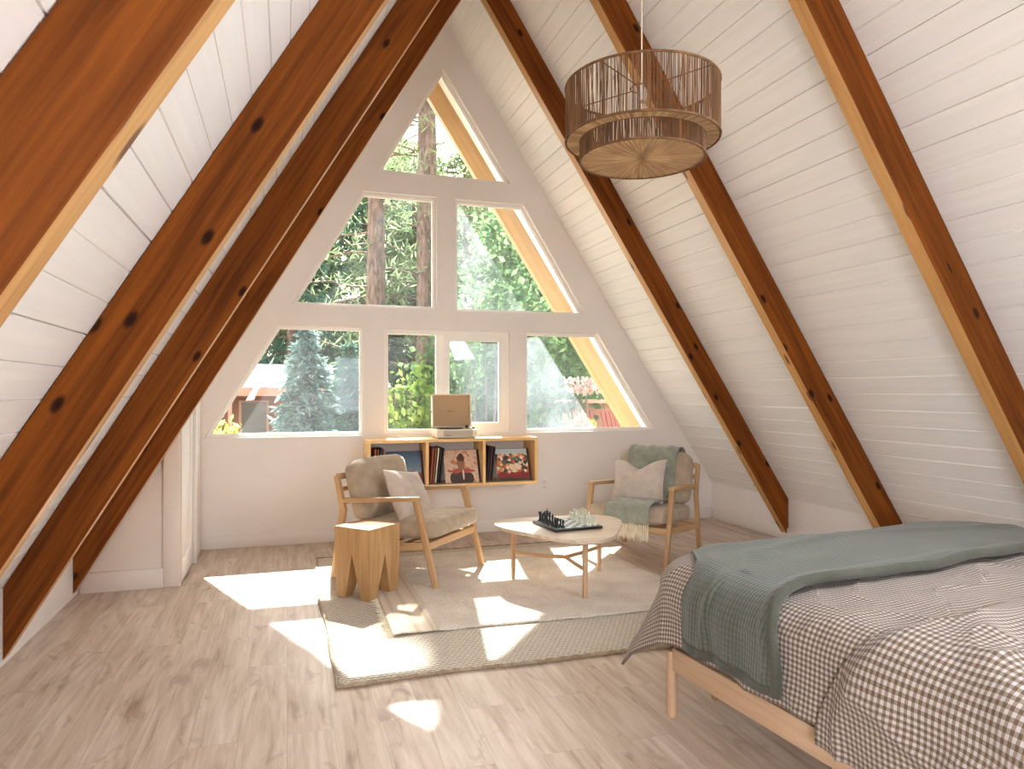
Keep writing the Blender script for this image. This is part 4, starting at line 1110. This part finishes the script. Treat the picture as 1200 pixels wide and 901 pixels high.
# neighbouring cabin
def cabin():
    t = empty('cabin', (.1, 20.0, GZ + .34), 0, 'brown neighbouring cabin with pale sunlit roof and railed porch', 'house')
    wallm = plain('cabin_boards', srgb(116, 76, 58), .8); trimm = plain('cabin_trim', srgb(160, 120, 98), .7); roofm = paint('pale_roof', srgb(168, 162, 162), .8, .35)
    mb = MB(); mb.box((0, 2.2, 1.9), (4.7, 4.2, 3.8)); mb.build('walls', wallm, t)
    mb = MB(); mb.prism([(-.6, 3.72), (2.2, 4.40), (5.0, 3.72), (5.0, 3.84), (2.2, 4.54), (-.6, 3.84)], 0, 5.3)
    v = [(p[1] - 2.65, p[0], p[2]) for p in mb.v]; mb.v = v; mb.build('roof', roofm, t)
    mb = MB(); mb.box((0, -.62, 3.70), (5.3, .05, .2)); mb.build('fascia', trimm, t)
    for x in (-2.05, -.95):
        w = .62 if x > -1.5 else .36
        f = MB(); f.box((x, .085, 2.98), (w + .14, .05, 1.0)); f = f.build('window', trimm, t)
        g = MB(); g.box((x, .05, 2.98), (w, .03, .88)); g.build('pane', plain('cabin_pane', srgb(60, 44, 36), .2), f)
    mb = MB(); mb.box((0, -.6, 2.42), (5.0, .06, .08))
    for k in range(34): mb.box((-2.45 + .148 * k, -.6, 2.05), (.11, .03, .74))
    mb.build('porch_railing', trimm, t)
    for x in (-2.45, -1.5, 0, 2.4):
        mb = MB(); mb.box((x, -.6, 1.8), (.10, .10, 3.7)); mb.build('post', trimm, t)
cabin()
def siding_house():
    t = empty('siding_house', (4.85, 23.6, GZ), 0, 'narrow glimpse of a white clapboard house behind the pine trunk', 'house')
    mb = MB()
    for k in range(34): mb.box((0, -.0, .1 + .17 * k), (.56, .1, .15), rotx(.18), grain=0)
    mb.build('clapboards', plain('white_clapboard', srgb(236, 230, 224), .7), t)
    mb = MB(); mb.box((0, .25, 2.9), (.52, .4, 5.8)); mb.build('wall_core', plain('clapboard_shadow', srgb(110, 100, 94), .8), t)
siding_house()
def deck():
    t = empty('garden_shed', (7.3, 15.0, GZ), 0, 'reddish brown garden wall behind the deck chairs', 'shed')
    mb = MB(); mb.box((0, 0, 1.9), (3.4, .2, 3.8)); mb.build('wall_boards', plain('russet_boards', srgb(140, 96, 74), .8), t)
    mb = MB(); mb.box((0, -.1, 3.83), (3.6, .5, .08)); mb.build('cap_board', plain('russet_cap', srgb(170, 136, 112), .7), t)
    red = plain('deck_chair_red', srgb(122, 58, 42), .7); pl = plain('deck_chair_pale', srgb(214, 196, 176), .7)
    for k, (x, y) in enumerate(((5.86, 13.0), (6.50, 13.0))):
        c = empty('deck_chair', (x, y, GZ + 2.55), .2, ('russet deck chair nearest the pink shrub' , 'russet deck chair beside the pale barge rafter')[k], 'chair', 'deck chairs outside')
        mb = MB()
        for q in range(5): mb.bar((-.2 + .1 * q, .05, .3), (-.22 + .11 * q, .3, 1.1), .085, .02, (0, 1, 0))
        mb.build('backrest', red, c)
        mb = MB()
        for q in range(5): mb.box((0, -.05 - .09 * q, .34 + .02 * q), (.5, .08, .02))
        mb.build('seat', red, c)
        for s in (-1, 1):
            mb = MB(); mb.box((s * .29, -.2, .56), (.10, .62, .025)); mb.build('armrest', pl if k else red, c)
            mb = MB(); mb.box((s * .29, -.45, .28), (.06, .06, .56)); mb.build('leg', red, c)
            mb = MB(); mb.box((s * .29, .06, .28), (.06, .06, .56)); mb.build('leg', red, c)
    mb = MB(); mb.box((6.4, 13.3, GZ + 1.27), (2.6, 2.6, 2.54)); tag(mb.build('deck', plain('deck_boards', srgb(170, 138, 112), .8)), 'raised wooden deck under the russet deck chairs', 'deck')
deck()

# ================================================================== light
SD = Vector((-.19, -1.03, -1.0)).normalized()
sun = bpy.data.lights.new('sun', 'SUN'); sun.energy = SUN_E; sun.angle = math.radians(.6); sun.color = (1, .985, .96)
so = bpy.data.objects.new('sun', sun); COL.objects.link(so); so.rotation_euler = SD.to_track_quat('-Z', 'Y').to_euler(); so.location = (3, 30, 20)
w = bpy.data.worlds.new('sky'); SC.world = w; w.use_nodes = True; nt = w.node_tree; nt.nodes.clear()
out = nt.nodes.new('ShaderNodeOutputWorld'); bgn = nt.nodes.new('ShaderNodeBackground'); sky = nt.nodes.new('ShaderNodeTexSky')
sky.sky_type = 'NISHITA'; sky.sun_disc = False; sky.sun_elevation = math.radians(43); sky.sun_rotation = math.atan2(.19, 1.03); sky.air_density = 1.0; sky.dust_density = 3.5; sky.ozone_density = 1.0
mx = nt.nodes.new('ShaderNodeMixRGB'); mx.inputs[0].default_value = .45; mx.inputs[2].default_value = (8, 8, 8, 1)
nt.links.new(sky.outputs[0], mx.inputs[1]); nt.links.new(mx.outputs[0], bgn.inputs[0]); bgn.inputs[1].default_value = SKY_S; nt.links.new(bgn.outputs[0], out.inputs[0])
def area(name, loc, target, sx, sy, e, col=(1, 1, 1)):
    l = bpy.data.lights.new(name, 'AREA'); l.shape = 'RECTANGLE'; l.size = sx; l.size_y = sy; l.energy = e; l.color = col
    o = bpy.data.objects.new(name, l); COL.objects.link(o); o.location = loc
    o.rotation_euler = (Vector(target) - Vector(loc)).to_track_quat('-Z', 'Y').to_euler(); return o
# added fill lamps out of view: one at the rear opening, one under each slope
for a in AREAS: area(*a)

# ================================================================== camera
cam = bpy.data.cameras.new('camera'); co = bpy.data.objects.new('camera', cam); COL.objects.link(co)
co.location = (0, 0, 1.35); co.rotation_euler = (PI / 2, 0, -.311)
cam.sensor_width = 36; cam.lens = 820 / 1200 * 36; cam.shift_y = 8.5 / 1200; cam.clip_start = .02; cam.clip_end = 300
SC.camera = co
vs = SC.view_settings
SC.display_settings.display_device = 'sRGB'; vs.view_transform = 'Standard'; vs.look = 'None'; vs.exposure = EXPO; vs.gamma = 1.0; vs.use_curve_mapping = False
SC.cycles.use_denoising = True
SC.cycles.max_bounces = 10; SC.cycles.diffuse_bounces = 6; SC.cycles.transparent_max_bounces = 12; SC.cycles.sample_clamp_indirect = 6
